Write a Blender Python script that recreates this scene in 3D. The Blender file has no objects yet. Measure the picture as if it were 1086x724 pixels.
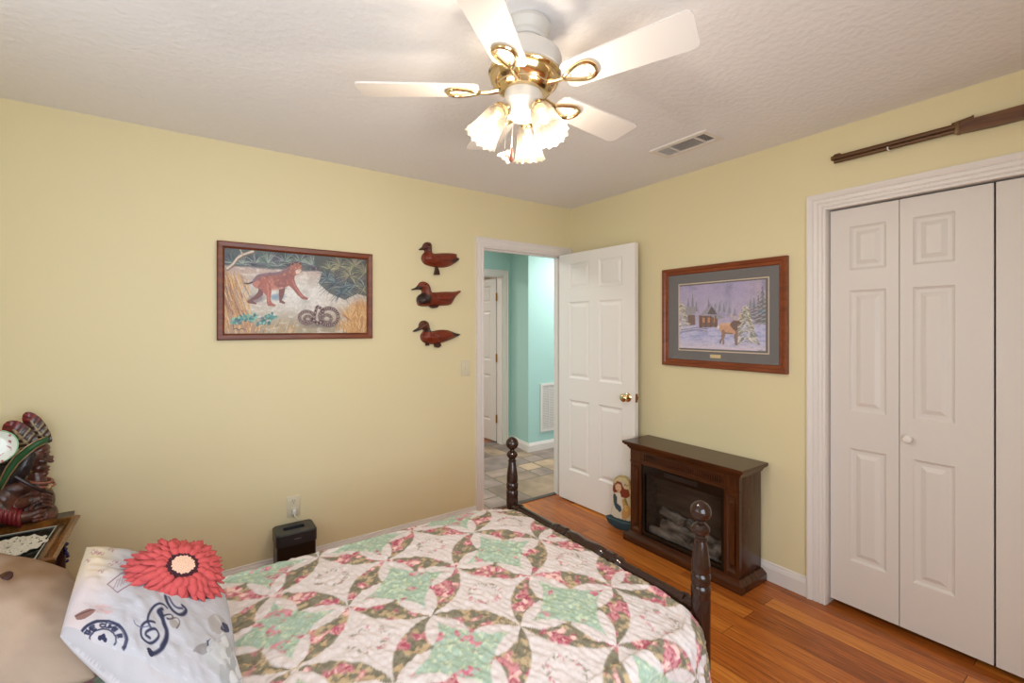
import bpy, bmesh, math, random
import numpy as np
from mathutils import Vector, Matrix, Euler
random.seed(7); np.random.seed(7)
S = bpy.context.scene
COL = S.collection
PI = math.pi

# ---------------------------------------------------------------- camera
CAM = (-2.690, -2.961, 1.4276)
YAW = math.radians(35.0)
cd = bpy.data.cameras.new('camera'); cam = bpy.data.objects.new('camera', cd); COL.objects.link(cam)
cam.location = CAM; cam.rotation_euler = (PI/2, 0, -YAW)
cd.sensor_width = 36; cd.lens = 489.5/1086*36; cd.shift_y = -15.1/1086; cd.clip_start = 0.02
S.camera = cam

# ---------------------------------------------------------------- world, lights, exposure
S.view_settings.view_transform = 'Standard'; S.view_settings.look = 'None'
S.view_settings.gamma = 1; S.view_settings.use_curve_mapping = False
S.view_settings.exposure = 0.09
w = bpy.data.worlds.new('sky'); S.world = w; w.use_nodes = True
w.node_tree.nodes['Background'].inputs[0].default_value = (0.75, 0.87, 1, 1)
w.node_tree.nodes['Background'].inputs[1].default_value = 1.0

def area(name, loc, rot, sx, sy, power, col):
    l = bpy.data.lights.new(name, 'AREA'); l.shape = 'RECTANGLE'; l.size = sx; l.size_y = sy
    l.energy = power; l.color = col
    o = bpy.data.objects.new(name, l); o.location = loc; o.rotation_euler = rot; COL.objects.link(o); return o
# daylight entering through the two windows behind the camera, hall lamp
area('daylight_window_near', (-2.50, -3.54, 1.25), (PI/2-0.34, 0, 0), 1.5, 1.25, 41, (0.80, 0.92, 1.05))
area('daylight_window_left', (-3.68, -1.85, 1.45), (PI/2+0.30, 0, -PI/2), 1.35, 1.2, 10.5, (0.88, 0.95, 1.02))
area('hall_ceiling_light', (1.15, 0.62, 2.40), (0, 0, 0), 0.35, 0.35, 26, (1.0, 0.98, 0.94))
area('hall_ceiling_light_entry', (-1.6, 0.9, 2.40), (0, 0, 0), 0.5, 0.5, 22, (1.0, 0.98, 0.95))
area('far_room_light', (-0.6, 3.2, 2.40), (0, 0, 0), 0.6, 0.6, 22, (1.0, 0.99, 0.97))
BULB_POWER = 9.0

# ---------------------------------------------------------------- material helpers
def lin(c):
    return tuple((x/12.92 if x <= 0.04045 else ((x+0.055)/1.055)**2.4) for x in c)
def rgb(r, g, b): return lin((r/255, g/255, b/255)) + (1,)
MATS = {}
def mat(name, col, rough=0.5, metal=0.0, **kw):
    if name in MATS: return MATS[name]
    m = bpy.data.materials.new(name); m.use_nodes = True; MATS[name] = m
    nt = m.node_tree; b = nt.nodes['Principled BSDF']
    b.inputs['Base Color'].default_value = col; b.inputs['Roughness'].default_value = rough
    b.inputs['Metallic'].default_value = metal
    for k, v in kw.items(): b.inputs[k.replace('_', ' ')].default_value = v
    return m
def nodes(m): return m.node_tree, m.node_tree.nodes['Principled BSDF']
def N(nt, t, **kw):
    n = nt.nodes.new(t)
    for k, v in kw.items(): setattr(n, k, v)
    return n
def texco(nt, scale=(1, 1, 1), rot=(0, 0, 0), out='Object'):
    tc = N(nt, 'ShaderNodeTexCoord'); mp = N(nt, 'ShaderNodeMapping')
    mp.inputs['Scale'].default_value = scale; mp.inputs['Rotation'].default_value = rot
    nt.links.new(tc.outputs[out], mp.inputs[0]); return mp.outputs[0]
def bump(m, scale, strength, dist=0.002, detail=3, mscale=(1, 1, 1), kind='noise'):
    nt, b = nodes(m); v = texco(nt, mscale)
    if kind == 'noise':
        t = N(nt, 'ShaderNodeTexNoise'); t.inputs['Scale'].default_value = scale; t.inputs['Detail'].default_value = detail
        o = t.outputs[0]
    else:
        t = N(nt, 'ShaderNodeTexVoronoi'); t.inputs['Scale'].default_value = scale; o = t.outputs[0]
    nt.links.new(v, t.inputs['Vector'])
    bp = N(nt, 'ShaderNodeBump'); bp.inputs['Strength'].default_value = strength; bp.inputs['Distance'].default_value = dist
    nt.links.new(o, bp.inputs['Height']); nt.links.new(bp.outputs[0], b.inputs['Normal'])
    return m
def tint(m, c1, c2, scale, mscale=(1, 1, 1), detail=4, lo=0.35, hi=0.65, dist=0.0):
    nt, b = nodes(m); v = texco(nt, mscale)
    t = N(nt, 'ShaderNodeTexNoise'); t.inputs['Scale'].default_value = scale; t.inputs['Detail'].default_value = detail
    t.inputs['Distortion'].default_value = dist
    nt.links.new(v, t.inputs['Vector'])
    r = N(nt, 'ShaderNodeValToRGB'); e = r.color_ramp.elements
    e[0].position = lo; e[0].color = c1; e[1].position = hi; e[1].color = c2
    nt.links.new(t.outputs[0], r.inputs[0]); nt.links.new(r.outputs[0], b.inputs['Base Color'])
    return m

WALL = bump(mat('yellow_wall_paint', rgb(227, 213, 171), 0.62), 260, 0.08, 0.001)
CEIL = mat('textured_ceiling_paint', rgb(238, 235, 234), 0.9)
bump(CEIL, 38, 0.75, 0.006, 5)
WHITE = mat('white_trim_paint', rgb(228, 220, 214), 0.38)
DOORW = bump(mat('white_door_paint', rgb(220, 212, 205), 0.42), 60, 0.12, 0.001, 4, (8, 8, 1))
TEAL = bump(mat('teal_wall_paint', rgb(174, 212, 205), 0.6), 200, 0.06, 0.001)
def wood(name, c1, c2, rough=0.35, axis='X', scale=9):
    m = mat(name, c1, rough)
    s = {'X': (0.12, 1, 1), 'Y': (1, 0.12, 1), 'Z': (1, 1, 0.12)}[axis]
    tint(m, c1, c2, scale*4, s, 5, 0.3, 0.7, 0.6); return m
FP_X = wood('cherry_fireplace_wood', rgb(54, 27, 13), rgb(86, 46, 22), 0.26, 'Y')
FP_Z = wood('cherry_fireplace_wood_upright', rgb(54, 27, 13), rgb(84, 44, 21), 0.26, 'Z')
BEDW = mat('dark_walnut_lacquer', rgb(44, 24, 17), 0.16)
FRAMEW = wood('mahogany_picture_frame', rgb(92, 38, 18), rgb(124, 60, 30), 0.35, 'X')
FRAMEY = wood('walnut_picture_frame', rgb(112, 50, 22), rgb(140, 70, 34), 0.3, 'Y')
BRASS = mat('polished_brass', rgb(222, 198, 154), 0.14, 1.0)
OLDBRASS = mat('aged_brass', rgb(150, 110, 60), 0.35, 1.0)
FANW = mat('white_fan_enamel', rgb(206, 199, 190), 0.4)
FANB = mat('white_fan_blade', rgb(226, 219, 212), 0.45)
BLACK = mat('black_plastic', rgb(14, 14, 15), 0.3)
DARK = mat('dark_void', rgb(16, 13, 11), 0.8)
IVORY = mat('ivory_plastic', rgb(218, 208, 180), 0.35)

# wood floor: planks along Y
FLOOR = mat('bamboo_plank_floor', rgb(150, 78, 34), 0.33)
def planks(m):
    nt, b = nodes(m)
    v = texco(nt, (1, 1, 1), (0, 0, PI/2))
    br = N(nt, 'ShaderNodeTexBrick'); br.offset = 0.37; br.offset_frequency = 2; br.squash = 1
    br.inputs['Color1'].default_value = (0, 0, 0, 1); br.inputs['Color2'].default_value = (1, 1, 1, 1)
    br.inputs['Mortar'].default_value = (0, 0, 0, 1); br.inputs['Scale'].default_value = 1
    br.inputs['Mortar Size'].default_value = 0.0012; br.inputs['Mortar Smooth'].default_value = 0.3
    br.inputs['Brick Width'].default_value = 1.15; br.inputs['Row Height'].default_value = 0.097
    nt.links.new(v, br.inputs['Vector'])
    v2 = texco(nt, (26, 1.3, 1))
    g = N(nt, 'ShaderNodeTexNoise'); g.inputs['Scale'].default_value = 3.2; g.inputs['Detail'].default_value = 7
    g.inputs['Roughness'].default_value = 0.7; nt.links.new(v2, g.inputs['Vector'])
    v3 = texco(nt, (90, 3, 1))
    g2 = N(nt, 'ShaderNodeTexNoise'); g2.inputs['Scale'].default_value = 3; g2.inputs['Detail'].default_value = 4
    nt.links.new(v3, g2.inputs['Vector'])
    mx = N(nt, 'ShaderNodeMix'); mx.inputs[0].default_value = 0.45
    nt.links.new(g.outputs[0], mx.inputs[2]); nt.links.new(g2.outputs[0], mx.inputs[3])
    ad = N(nt, 'ShaderNodeMath', operation='MULTIPLY_ADD')
    nt.links.new(br.outputs['Color'], ad.inputs[0]); ad.inputs[1].default_value = 0.26
    nt.links.new(mx.outputs[0], ad.inputs[2])
    r = N(nt, 'ShaderNodeValToRGB'); e = r.color_ramp.elements
    e[0].position = 0.36; e[0].color = rgb(96, 46, 16); e[1].position = 0.86; e[1].color = rgb(226, 146, 60)
    x = e.new(0.6); x.color = rgb(184, 100, 36)
    nt.links.new(ad.outputs[0], r.inputs[0])
    m2 = N(nt, 'ShaderNodeMix', data_type='RGBA'); nt.links.new(br.outputs['Fac'], m2.inputs[0])
    nt.links.new(r.outputs[0], m2.inputs[6]); m2.inputs[7].default_value = rgb(38, 16, 8)
    nt.links.new(m2.outputs[2], b.inputs['Base Color'])
    bp = N(nt, 'ShaderNodeBump', invert=True); bp.inputs['Strength'].default_value = 0.5; bp.inputs['Distance'].default_value = 0.002
    nt.links.new(br.outputs['Fac'], bp.inputs['Height']); nt.links.new(bp.outputs[0], b.inputs['Normal'])
planks(FLOOR)

def attr_mat(name, rough=0.6, noise=None, **kw):
    """material whose colour is the printed/painted pattern stored per vertex"""
    m = mat(name, (1, 1, 1, 1), rough, **kw); nt, b = nodes(m)
    a = N(nt, 'ShaderNodeVertexColor'); a.layer_name = 'pattern'
    nt.links.new(a.outputs[0], b.inputs['Base Color'])
    if noise: bump(m, *noise)
    return m

# ---------------------------------------------------------------- mesh helpers
def tagit(o, label=None, cat=None, group=None, kind=None):
    if label: o['label'] = label
    if cat: o['category'] = cat
    if group: o['group'] = group
    if kind: o['kind'] = kind
    return o
def empty(name, loc=(0, 0, 0), rotz=0.0, label=None, cat=None, group=None, kind=None):
    o = bpy.data.objects.new(name, None); COL.objects.link(o); o.location = loc; o.rotation_euler = (0, 0, rotz)
    o.empty_display_size = 0.05
    return tagit(o, label, cat, group, kind)
def origin_of(p):
    v = Vector((0, 0, 0))
    while p is not None: v += p.location; p = p.parent
    return v
class MB:
    """collects shapes (world coordinates unless local=True) and links them as one mesh object"""
    def __init__(s): s.bm = bmesh.new()
    def box(s, a, b, bev=0.0, seg=1, M=None):
        r = bmesh.ops.create_cube(s.bm, size=1); vs = r['verts']
        a = Vector(a); b = Vector(b); c = (a+b)/2; d = b-a
        for v in vs: v.co = Vector((v.co.x*d.x, v.co.y*d.y, v.co.z*d.z)) + c
        if bev > 0:
            es = list({e for v in vs for e in v.link_edges})
            r2 = bmesh.ops.bevel(s.bm, geom=es, offset=bev, segments=seg, affect='EDGES', profile=0.5)
            vs = list({v for f in r2['faces'] for v in f.verts} | {v for v in vs if v.is_valid})
        if M is not None:
            for v in vs: v.co = M @ v.co
        return vs
    def lathe(s, prof, n=24, M=None, cap=True, flute=None):
        rings = []
        for (r, z) in prof:
            ring = []
            for i in range(n):
                a = 2*PI*i/n; rr, zz = (r, z) if flute is None else flute(r, z, a)
                co = Vector((rr*math.cos(a), rr*math.sin(a), zz))
                ring.append(s.bm.verts.new(M @ co if M is not None else co))
            rings.append(ring)
        for k in range(len(rings)-1):
            for i in range(n):
                j = (i+1) % n
                s.bm.faces.new((rings[k][i], rings[k][j], rings[k+1][j], rings[k+1][i]))
        if cap:
            s.bm.faces.new(rings[0][::-1]); s.bm.faces.new(rings[-1])
    def tube(s, pts, r, n=10, closed=False, cap=True):
        pts = [Vector(p) for p in pts]; m = len(pts); rings = []
        up = Vector((0, 0, 1)); prev = None
        for i, p in enumerate(pts):
            if closed: t = pts[(i+1) % m]-pts[i-1]
            else: t = pts[min(i+1, m-1)]-pts[max(i-1, 0)]
            t.normalize()
            if prev is None:
                a = up if abs(t.dot(up)) < 0.9 else Vector((1, 0, 0))
                u = t.cross(a).normalized()
            else:
                u = (prev-t*prev.dot(t)).normalized()
            prev = u; v = t.cross(u)
            rr = r[i] if isinstance(r, (list, tuple)) else r
            rings.append([s.bm.verts.new(p+u*rr*math.cos(2*PI*k/n)+v*rr*math.sin(2*PI*k/n)) for k in range(n)])
        R = range(m if closed else m-1)
        for i in R:
            q = rings[(i+1) % m]
            for k in range(n):
                j = (k+1) % n; s.bm.faces.new((rings[i][k], rings[i][j], q[j], q[k]))
        if cap and not closed:
            s.bm.faces.new(rings[0][::-1]); s.bm.faces.new(rings[-1])
    def prism(s, poly, fn, d0, d1, bev=0.0):
        """polygon (2D) pushed from depth d0 to d1; fn(u,v,d)->xyz"""
        a = [s.bm.verts.new(Vector(fn(u, v, d0))) for u, v in poly]
        b = [s.bm.verts.new(Vector(fn(u, v, d1))) for u, v in poly]
        n = len(poly)
        fs = [s.bm.faces.new(a[::-1]), s.bm.faces.new(b)]
        for i in range(n):
            j = (i+1) % n; s.bm.faces.new((a[i], a[j], b[j], b[i]))
        if bev > 0:
            bmesh.ops.bevel(s.bm, geom=list(fs[1].edges), offset=bev, segments=2, affect='EDGES')
    def sphere(s, c, r, seg=16, M=None):
        if not isinstance(r, (tuple, list)): r = (r, r, r)
        x = bmesh.ops.create_uvsphere(s.bm, u_segments=seg, v_segments=max(6, seg*2//3), radius=1)
        for v in x['verts']:
            v.co = Vector((v.co.x*r[0], v.co.y*r[1], v.co.z*r[2]))
            if M is not None: v.co = M @ v.co
            v.co += Vector(c)
    def grid(s, pts):
        """pts: 2D list of xyz -> quads; returns vertex rows"""
        V = [[s.bm.verts.new(Vector(p)) for p in row] for row in pts]
        for i in range(len(V)-1):
            for j in range(len(V[0])-1):
                s.bm.faces.new((V[i][j], V[i+1][j], V[i+1][j+1], V[i][j+1]))
        return V
    def build(s, name, m, parent=None, smooth=False, local=False, label=None, cat=None, group=None, kind=None, recalc=True, loc=None):
        if recalc: bmesh.ops.recalc_face_normals(s.bm, faces=s.bm.faces)
        if not local:
            off = None
            if parent is not None: off = origin_of(parent)
            else:
                cs = [v.co for v in s.bm.verts]
                off = Vector(((min(c.x for c in cs)+max(c.x for c in cs))/2, (min(c.y for c in cs)+max(c.y for c in cs))/2, min(c.z for c in cs)))
            for v in s.bm.verts: v.co -= off
        me = bpy.data.meshes.new(name); s.bm.to_mesh(me); s.bm.free()
        if smooth:
            me.polygons.foreach_set('use_smooth', [True]*len(me.polygons))
            if smooth != 'all': me.set_sharp_from_angle(angle=math.radians(smooth if smooth is not True else 38))
        me.materials.append(m)
        o = bpy.data.objects.new(name, me); COL.objects.link(o)
        if parent is not None: o.parent = parent
        elif not local: o.location = off
        if loc is not None: o.location = loc
        return tagit(o, label, cat, group, kind)
def box(name, a, b, m, parent=None, bev=0.0, **kw):
    q = MB(); q.box(a, b, bev, 2 if bev else 1); return q.build(name, m, parent, smooth=bool(bev), **kw)

def fast_mesh(name, co, faces, m, parent=None, colors=None, smooth=True, off=(0, 0, 0), **kw):
    """co (n,3) array, faces (k,4) array, colors (n,3) sRGB 0..1"""
    me = bpy.data.meshes.new(name); co = np.asarray(co, float)-np.array(off)
    me.from_pydata(co.tolist(), [], faces.tolist() if hasattr(faces, 'tolist') else faces)
    if smooth: me.polygons.foreach_set('use_smooth', [True]*len(me.polygons))
    if colors is not None:
        c = np.clip(np.asarray(colors, float), 0, 1)
        l = np.where(c <= 0.04045, c/12.92, ((c+0.055)/1.055)**2.4)
        a = me.color_attributes.new('pattern', 'FLOAT_COLOR', 'POINT')
        a.data.foreach_set('color', np.concatenate([l, np.ones((len(l), 1))], 1).ravel())
    me.materials.append(m); me.update()
    o = bpy.data.objects.new(name, me); COL.objects.link(o)
    if parent is not None: o.parent = parent
    else: o.location = off
    return tagit(o, **kw)
def grid_faces(nu, nv, closed=False):
    i, j = np.meshgrid(np.arange(nu-1), np.arange(nv-1), indexing='ij'); a = (i*nv+j).ravel()
    return np.stack([a, a+nv, a+nv+1, a+1], 1)

# ---------------------------------------------------------------- tiny raster painter
def vnoise(X, Y, s, seed=0):
    X = X*s; Y = Y*s; xi = np.floor(X).astype(int); yi = np.floor(Y).astype(int); fx = X-xi; fy = Y-yi
    fx = fx*fx*(3-2*fx); fy = fy*fy*(3-2*fy)
    def h(a, b):
        n = (a*374761393+b*668265263+seed*974634777) & 0x7fffffff
        n = ((n ^ (n >> 13))*1274126177) & 0x7fffffff
        return ((n ^ (n >> 16)) & 0xffff)/65535.0
    return (h(xi, yi)*(1-fx)+h(xi+1, yi)*fx)*(1-fy)+(h(xi, yi+1)*(1-fx)+h(xi+1, yi+1)*fx)*fy
def fbm(X, Y, s, seed=0, o=3):
    return sum(vnoise(X, Y, s*2**k, seed+k)*0.5**k for k in range(o))/sum(0.5**k for k in range(o))
class Canvas:
    """colours over sample points (X,Y); X right, Y up, any units"""
    def __init__(s, X, Y, base): s.X = X; s.Y = Y; s.C = np.tile(np.array(base, float)/255, X.shape+(1,))
    def put(s, mask, col, a=1.0):
        m = (mask*a)[..., None]; s.C = s.C*(1-m)+np.array(col, float)/255*m
    def inside(s, pts):
        X, Y = s.X, s.Y; r = np.zeros(X.shape, bool); n = len(pts)
        for i in range(n):
            x0, y0 = pts[i-1]; x1, y1 = pts[i]
            if y0 == y1: continue
            c = ((Y > min(y0, y1)) & (Y <= max(y0, y1)))
            r ^= c & (X < (Y-y0)/(y1-y0)*(x1-x0)+x0)
        return r
    def poly(s, pts, col, a=1.0): s.put(s.inside(pts).astype(float), col, a)
    def line(s, pts, wd, col, a=1.0, taper=False):
        X, Y = s.X, s.Y; D = np.full(X.shape, 9.9)
        n = len(pts)-1
        for i in range(n):
            (x0, y0), (x1, y1) = pts[i], pts[i+1]
            L = (x1-x0)**2+(y1-y0)**2+1e-12; t = np.clip(((X-x0)*(x1-x0)+(Y-y0)*(y1-y0))/L, 0, 1)
            d = np.hypot(X-x0-t*(x1-x0), Y-y0-t*(y1-y0))
            k = 1.0 if not taper else 1-0.8*(i+t)/n
            D = np.minimum(D, d/(wd*k))
        s.put(np.clip(1.5-D, 0, 1), col, a)
    def ell(s, cx, cy, rx, ry, col, a=1.0, rot=0.0, soft=0.0):
        c, q = math.cos(rot), math.sin(rot); x = s.X-cx; y = s.Y-cy
        d = np.hypot((x*c+y*q)/rx, (-x*q+y*c)/ry)
        s.put(np.clip((1-d)/soft, 0, 1) if soft > 0 else (d < 1).astype(float), col, a)
def homog(src, dst=((0, 1), (1, 1), (1, 0), (0, 0))):
    A = []; B = []
    for (x, y), (u, v) in zip(src, dst):
        A += [[x, y, 1, 0, 0, 0, -u*x, -u*y], [0, 0, 0, x, y, 1, -v*x, -v*y]]; B += [u, v]
    h = np.linalg.solve(np.array(A, float), np.array(B, float))
    def f(x, y):
        w_ = h[6]*x+h[7]*y+1
        return ((h[0]*x+h[1]*y+h[2])/w_, (h[3]*x+h[4]*y+h[5])/w_)
    return f

# ---------------------------------------------------------------- room shell
H = 2.44; T = 0.10
XL, YN = -3.65, -3.50      # left wall and near wall (behind the camera)
def shell(name, a, b, m): return box(name, a, b, m, kind='structure')
shell('floor', (XL-T, YN-T, -0.08), (0.70, 0.085, 0.0), FLOOR)
shell('ceiling', (XL-T, YN-T, H), (2.6, 4.3, H+0.08), CEIL)
# wall with the doorway (far wall of the bedroom)
q = MB()
q.box((XL-T, 0, 0), (-0.892, T, H)); q.box((-0.892, 0, 2.04), (-0.09, T, H)); q.box((-0.09, 0, 0), (T, T, H))
q.build('wall_far', WALL, kind='structure')
# right wall with closet opening
q = MB()
CY0, CY1 = -1.930, -3.17
q.box((0, CY0, 0), (T, 0.0, H)); q.box((0, CY1, 2.045), (T, CY0, H)); q.box((0, YN, 0), (T, CY1, H))
q.build('wall_right', WALL, kind='structure')
# walls behind the camera, each with a window
q = MB()
wx0, wx1, wz0, wz1 = -3.30, -1.70, 0.60, 1.90
q.box((XL-T, YN-T, 0), (wx0, YN, H)); q.box((wx1, YN-T, 0), (T, YN, H)); q.box((wx0, YN-T, 0), (wx1, YN, wz0)); q.box((wx0, YN-T, wz1), (wx1, YN, H))
q.build('wall_near', WALL, kind='structure')
q = MB()
vy0, vy1 = -2.55, -1.15
q.box((XL-T, YN, 0), (XL, vy0, H)); q.box((XL-T, vy1, 0), (XL, 0, H)); q.box((XL-T, vy0, 0), (XL, vy1, 0.85)); q.box((XL-T, vy0, 2.10), (XL, vy1, H))
q.build('wall_left', WALL, kind='structure')
def window(name, fn, u0, u1, z0, z1):
    r = empty(name, (0, 0, 0), kind='structure'); f = MB(); t = 0.045
    def bx(a0, a1, c0, c1, d0, d1):
        p = fn(a0, d0, c0); p2 = fn(a1, d1, c1)
        f.box([min(x, y) for x, y in zip(p, p2)], [max(x, y) for x, y in zip(p, p2)])
    bx(u0, u0+t, z0, z1, 0, 0.06); bx(u1-t, u1, z0, z1, 0, 0.06); bx(u0+t, u1-t, z0, z0+t, 0, 0.06); bx(u0+t, u1-t, z1-t, z1, 0, 0.06)
    zm = (z0+z1)/2; bx(u0+t, u1-t, zm-0.02, zm+0.02, 0.01, 0.05)
    f.build('window_frame', WHITE, r)
    return r
window('window_1', lambda u, d, z: (u, YN-0.01-d, z), wx0, wx1, wz0, wz1)
window('window_2', lambda u, d, z: (XL-0.01-d, u, z), vy0, vy1, 0.85, 2.10)

# mouldings swept along a straight line: profile (depth, height)
def sweep(q, prof, p0, p1, nrm, up=(0, 0, 1)):
    p0 = Vector(p0); p1 = Vector(p1); nrm = Vector(nrm); up = Vector(up)
    a = [q.bm.verts.new(p0+nrm*d+up*h) for d, h in prof]; b = [q.bm.verts.new(p1+nrm*d+up*h) for d, h in prof]
    n = len(prof)
    for i in range(n):
        j = (i+1) % n; q.bm.faces.new((a[i], a[j], b[j], b[i]))
    q.bm.faces.new(a[::-1]); q.bm.faces.new(b)
BASE = [(0, 0), (0.016, 0), (0.016, 0.072), (0.012, 0.084), (0.008, 0.090), (0.006, 0.100), (0, 0.103)]
def baseboard(name, p0, p1, nrm):
    q = MB(); sweep(q, BASE, p0, p1, nrm); return q.build(name, WHITE, kind='structure')
baseboard('baseboard_far', (XL, 0, 0), (-0.945, 0, 0), (0, -1, 0))
baseboard('baseboard_right', (0, 0, 0), (0, -1.856, 0), (-1, 0, 0))
baseboard('baseboard_left', (XL, YN, 0), (XL, 0, 0), (1, 0, 0))
baseboard('baseboard_near', (XL, YN, 0), (0, YN, 0), (0, 1, 0))
# casings: stepped profile across width (depth, across)
def casing(name, fn, u0, u1, ztop, wd, prof):
    """fn(u,d,z) -> xyz ; opening u0..u1, mitred surround"""
    q = MB()
    def strip(pa, pb):
        n = len(prof); a = [q.bm.verts.new(Vector(pa(w_, d))) for w_, d in prof]; b = [q.bm.verts.new(Vector(pb(w_, d))) for w_, d in prof]
        for i in range(n):
            j = (i+1) % n; q.bm.faces.new((a[i], a[j], b[j], b[i]))
        q.bm.faces.new(a[::-1]); q.bm.faces.new(b)
    strip(lambda w_, d: fn(u0-w_, d, 0), lambda w_, d: fn(u0-w_, d, ztop+w_))
    strip(lambda w_, d: fn(u0-w_, d, ztop+w_), lambda w_, d: fn(u1+w_, d, ztop+w_))
    strip(lambda w_, d: fn(u1+w_, d, ztop+w_), lambda w_, d: fn(u1+w_, d, 0))
    return q.build(name, WHITE, kind='structure')
PROF = [(0, 0), (0, 0.011), (0.012, 0.013), (0.016, 0.009), (0.022, 0.013), (0.045, 0.017), (0.050, 0.014), (0.058, 0.020), (0.064, 0.020), (0.066, 0)]
casing('trim_1', lambda u, d, z: (u, -d, z), -0.880, -0.070, 2.035, 0.066, PROF)
PROF2 = [(0, 0), (0, 0.012), (0.010, 0.014), (0.014, 0.009), (0.019, 0.014), (0.030, 0.016), (0.034, 0.011), (0.039, 0.016), (0.052, 0.018), (0.056, 0.013), (0.061, 0.018), (0.076, 0.024), (0.084, 0.024), (0.086, 0)]
casing('trim_2', lambda u, d, z: (-d, -u, z), 1.943, 3.155, 2.030, 0.085, PROF2)
# jambs
q = MB()
q.box((-0.892, 0.0, 0), (-0.878, T, 2.04)); q.box((-0.104, 0.0, 0), (-0.09, T, 2.04)); q.box((-0.892, 0, 2.026), (-0.09, T, 2.04))
q.box((-0.878, 0.038, 0), (-0.868, 0.07, 2.026)); q.box((-0.114, 0.038, 0), (-0.104, 0.07, 2.026)); q.box((-0.878, 0.038, 2.016), (-0.104, 0.07, 2.026))
q.build('trim_3', WHITE, kind='structure')
q = MB(); q.box((0.0, -1.945, 0), (T, -1.930, 2.045)); q.box((0, CY1, 2.032), (T, CY0, 2.045)); q.box((0, CY1, 0), (T, CY1+0.015, 2.045))
q.build('trim_4', WHITE, kind='structure')
box('trim_5', (-0.878, 0.050, -0.002), (-0.104, 0.098, 0.006), FP_X, kind='structure', bev=0.002)   # threshold strip
# closet interior
q = MB(); q.box((T, YN, 0), (0.66, YN+0.05, H)); q.box((T, -1.93, 0), (0.66, -1.88, H)); q.box((0.66, YN, 0), (0.70, -1.88, H))
q.build('wall_closet', WALL, kind='structure')

# ---------------------------------------------------------------- hallway beyond the doorway
HX = 0.487
q = MB()
q.prism([(HX, 1.25), (2.55, 1.25), (2.55, 1.70), (0.555, 1.70)], lambda u, v, d: (u, v, d), 0, H)
q.build('wall_hall_right', TEAL, kind='structure')
q = MB(); q.box((0.435, 1.70, 0), (2.55, 1.80, H)); q.box((-0.41, 1.70, 2.05), (0.435, 1.80, H)); q.box((-3.0, 1.70, 0), (-0.41, 1.80, H))
q.build('wall_hall_far', TEAL, kind='structure')
q = MB(); q.box((2.5, T, 0), (2.6, 1.25, H)); q.build('wall_hall_end', TEAL, kind='structure')
q = MB(); q.box((-3.1, T, 0), (-3.0, 1.8, H)); q.build('wall_hall_left', TEAL, kind='structure')
q = MB(); q.box((-1.5, 4.2, 0), (1.6, 4.3, H)); q.box((-1.6, 1.8, 0), (-1.5, 4.3, H)); q.box((1.5, 1.8, 0), (1.6, 4.2, H))
q.build('wall_far_room', mat('pale_room_paint', rgb(215, 212, 200), 0.7), kind='structure')
FLOOR2 = FLOOR
shell('floor.001', (-1.6, 1.76, -0.06), (1.6, 4.3, 0.0), FLOOR2)
casing('trim_6', lambda u, d, z: (u, 1.70-d, z), -0.41, 0.435, 2.045, 0.066, [(a*1.15, b) for a, b in PROF])
q = MB(); q.box((0.42, 1.70, 0), (0.435, 1.80, 2.05)); q.box((-0.41, 1.70, 0), (-0.395, 1.80, 2.05)); q.box((-0.41, 1.70, 2.035), (0.435, 1.80, 2.05))
q.build('trim_7', WHITE, kind='structure')
dv = Vector((0.555-HX, 0.45, 0)).normalized()
q = MB(); sweep(q, BASE, (HX, 1.25, 0), (2.5, 1.25, 0), (0, -1, 0)); sweep(q, BASE, (HX-0.002, 1.235, 0), (0.555, 1.70, 0), (-dv.y, dv.x, 0))
q.build('baseboard_hall', WHITE, kind='structure')
# slate tile floor of the hall: random sizes on a 20 cm module
def slate():
    nx, ny, s = 27, 9, 0.205; x0, y0 = -3.0, 0.098
    used = np.zeros((nx, ny), bool); rng = random.Random(5)
    pal = [(172, 148, 134), (156, 136, 126), (184, 156, 134), (194, 164, 134), (148, 130, 122), (190, 162, 134), (166, 142, 126), (174, 152, 142)]
    V = []; Fc = []; C = []
    for j in range(ny):
        for i in range(nx):
            if used[i, j]: continue
            opts = [(2, 2), (3, 2), (2, 1), (1, 2), (1, 1), (2, 2), (2, 3)]; rng.shuffle(opts)
            for a, b in opts+[(1, 1)]:
                if i+a <= nx and j+b <= ny and not used[i:i+a, j:j+b].any(): break
            used[i:i+a, j:j+b] = True
            g = 0.005; xa, xb = x0+i*s+g, x0+(i+a)*s-g; ya, yb = y0+j*s+g, y0+(j+b)*s-g
            col = np.array(rng.choice(pal), float)/255*rng.uniform(0.78, 0.93)
            n = 9; u = np.linspace(0, 1, n*a); v = np.linspace(0, 1, n*b)
            U, W_ = np.meshgrid(xa+(xb-xa)*u, ya+(yb-ya)*v, indexing='ij')
            edge = np.minimum(np.minimum(u, 1-u)[:, None]*a, np.minimum(v, 1-v)[None, :]*b)
            Z = np.where(edge <= 1e-6, 0.0, 0.003+0.0015*vnoise(U, W_, 14, 3))
            sh = 0.8+0.4*fbm(U+i, W_, 9, i*7+j)
            b0 = len(V)//1; base = sum(len(k) for k in V)
            V.append(np.stack([U, W_, Z], -1).reshape(-1, 3)); C.append((col*sh[..., None]).reshape(-1, 3))
            Fc.append(grid_faces(len(u), len(v))+base)
    m = attr_mat('slate_tile', 0.5)
    return fast_mesh('floor.002', np.concatenate(V), np.concatenate(Fc), m, colors=np.concatenate(C), kind='structure')
slate()
box('floor.003', (-3.0, 0.085, -0.06), (2.55, 1.76, 0.0008), mat('tile_grout', rgb(128, 116, 100), 0.9), kind='structure')

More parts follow.
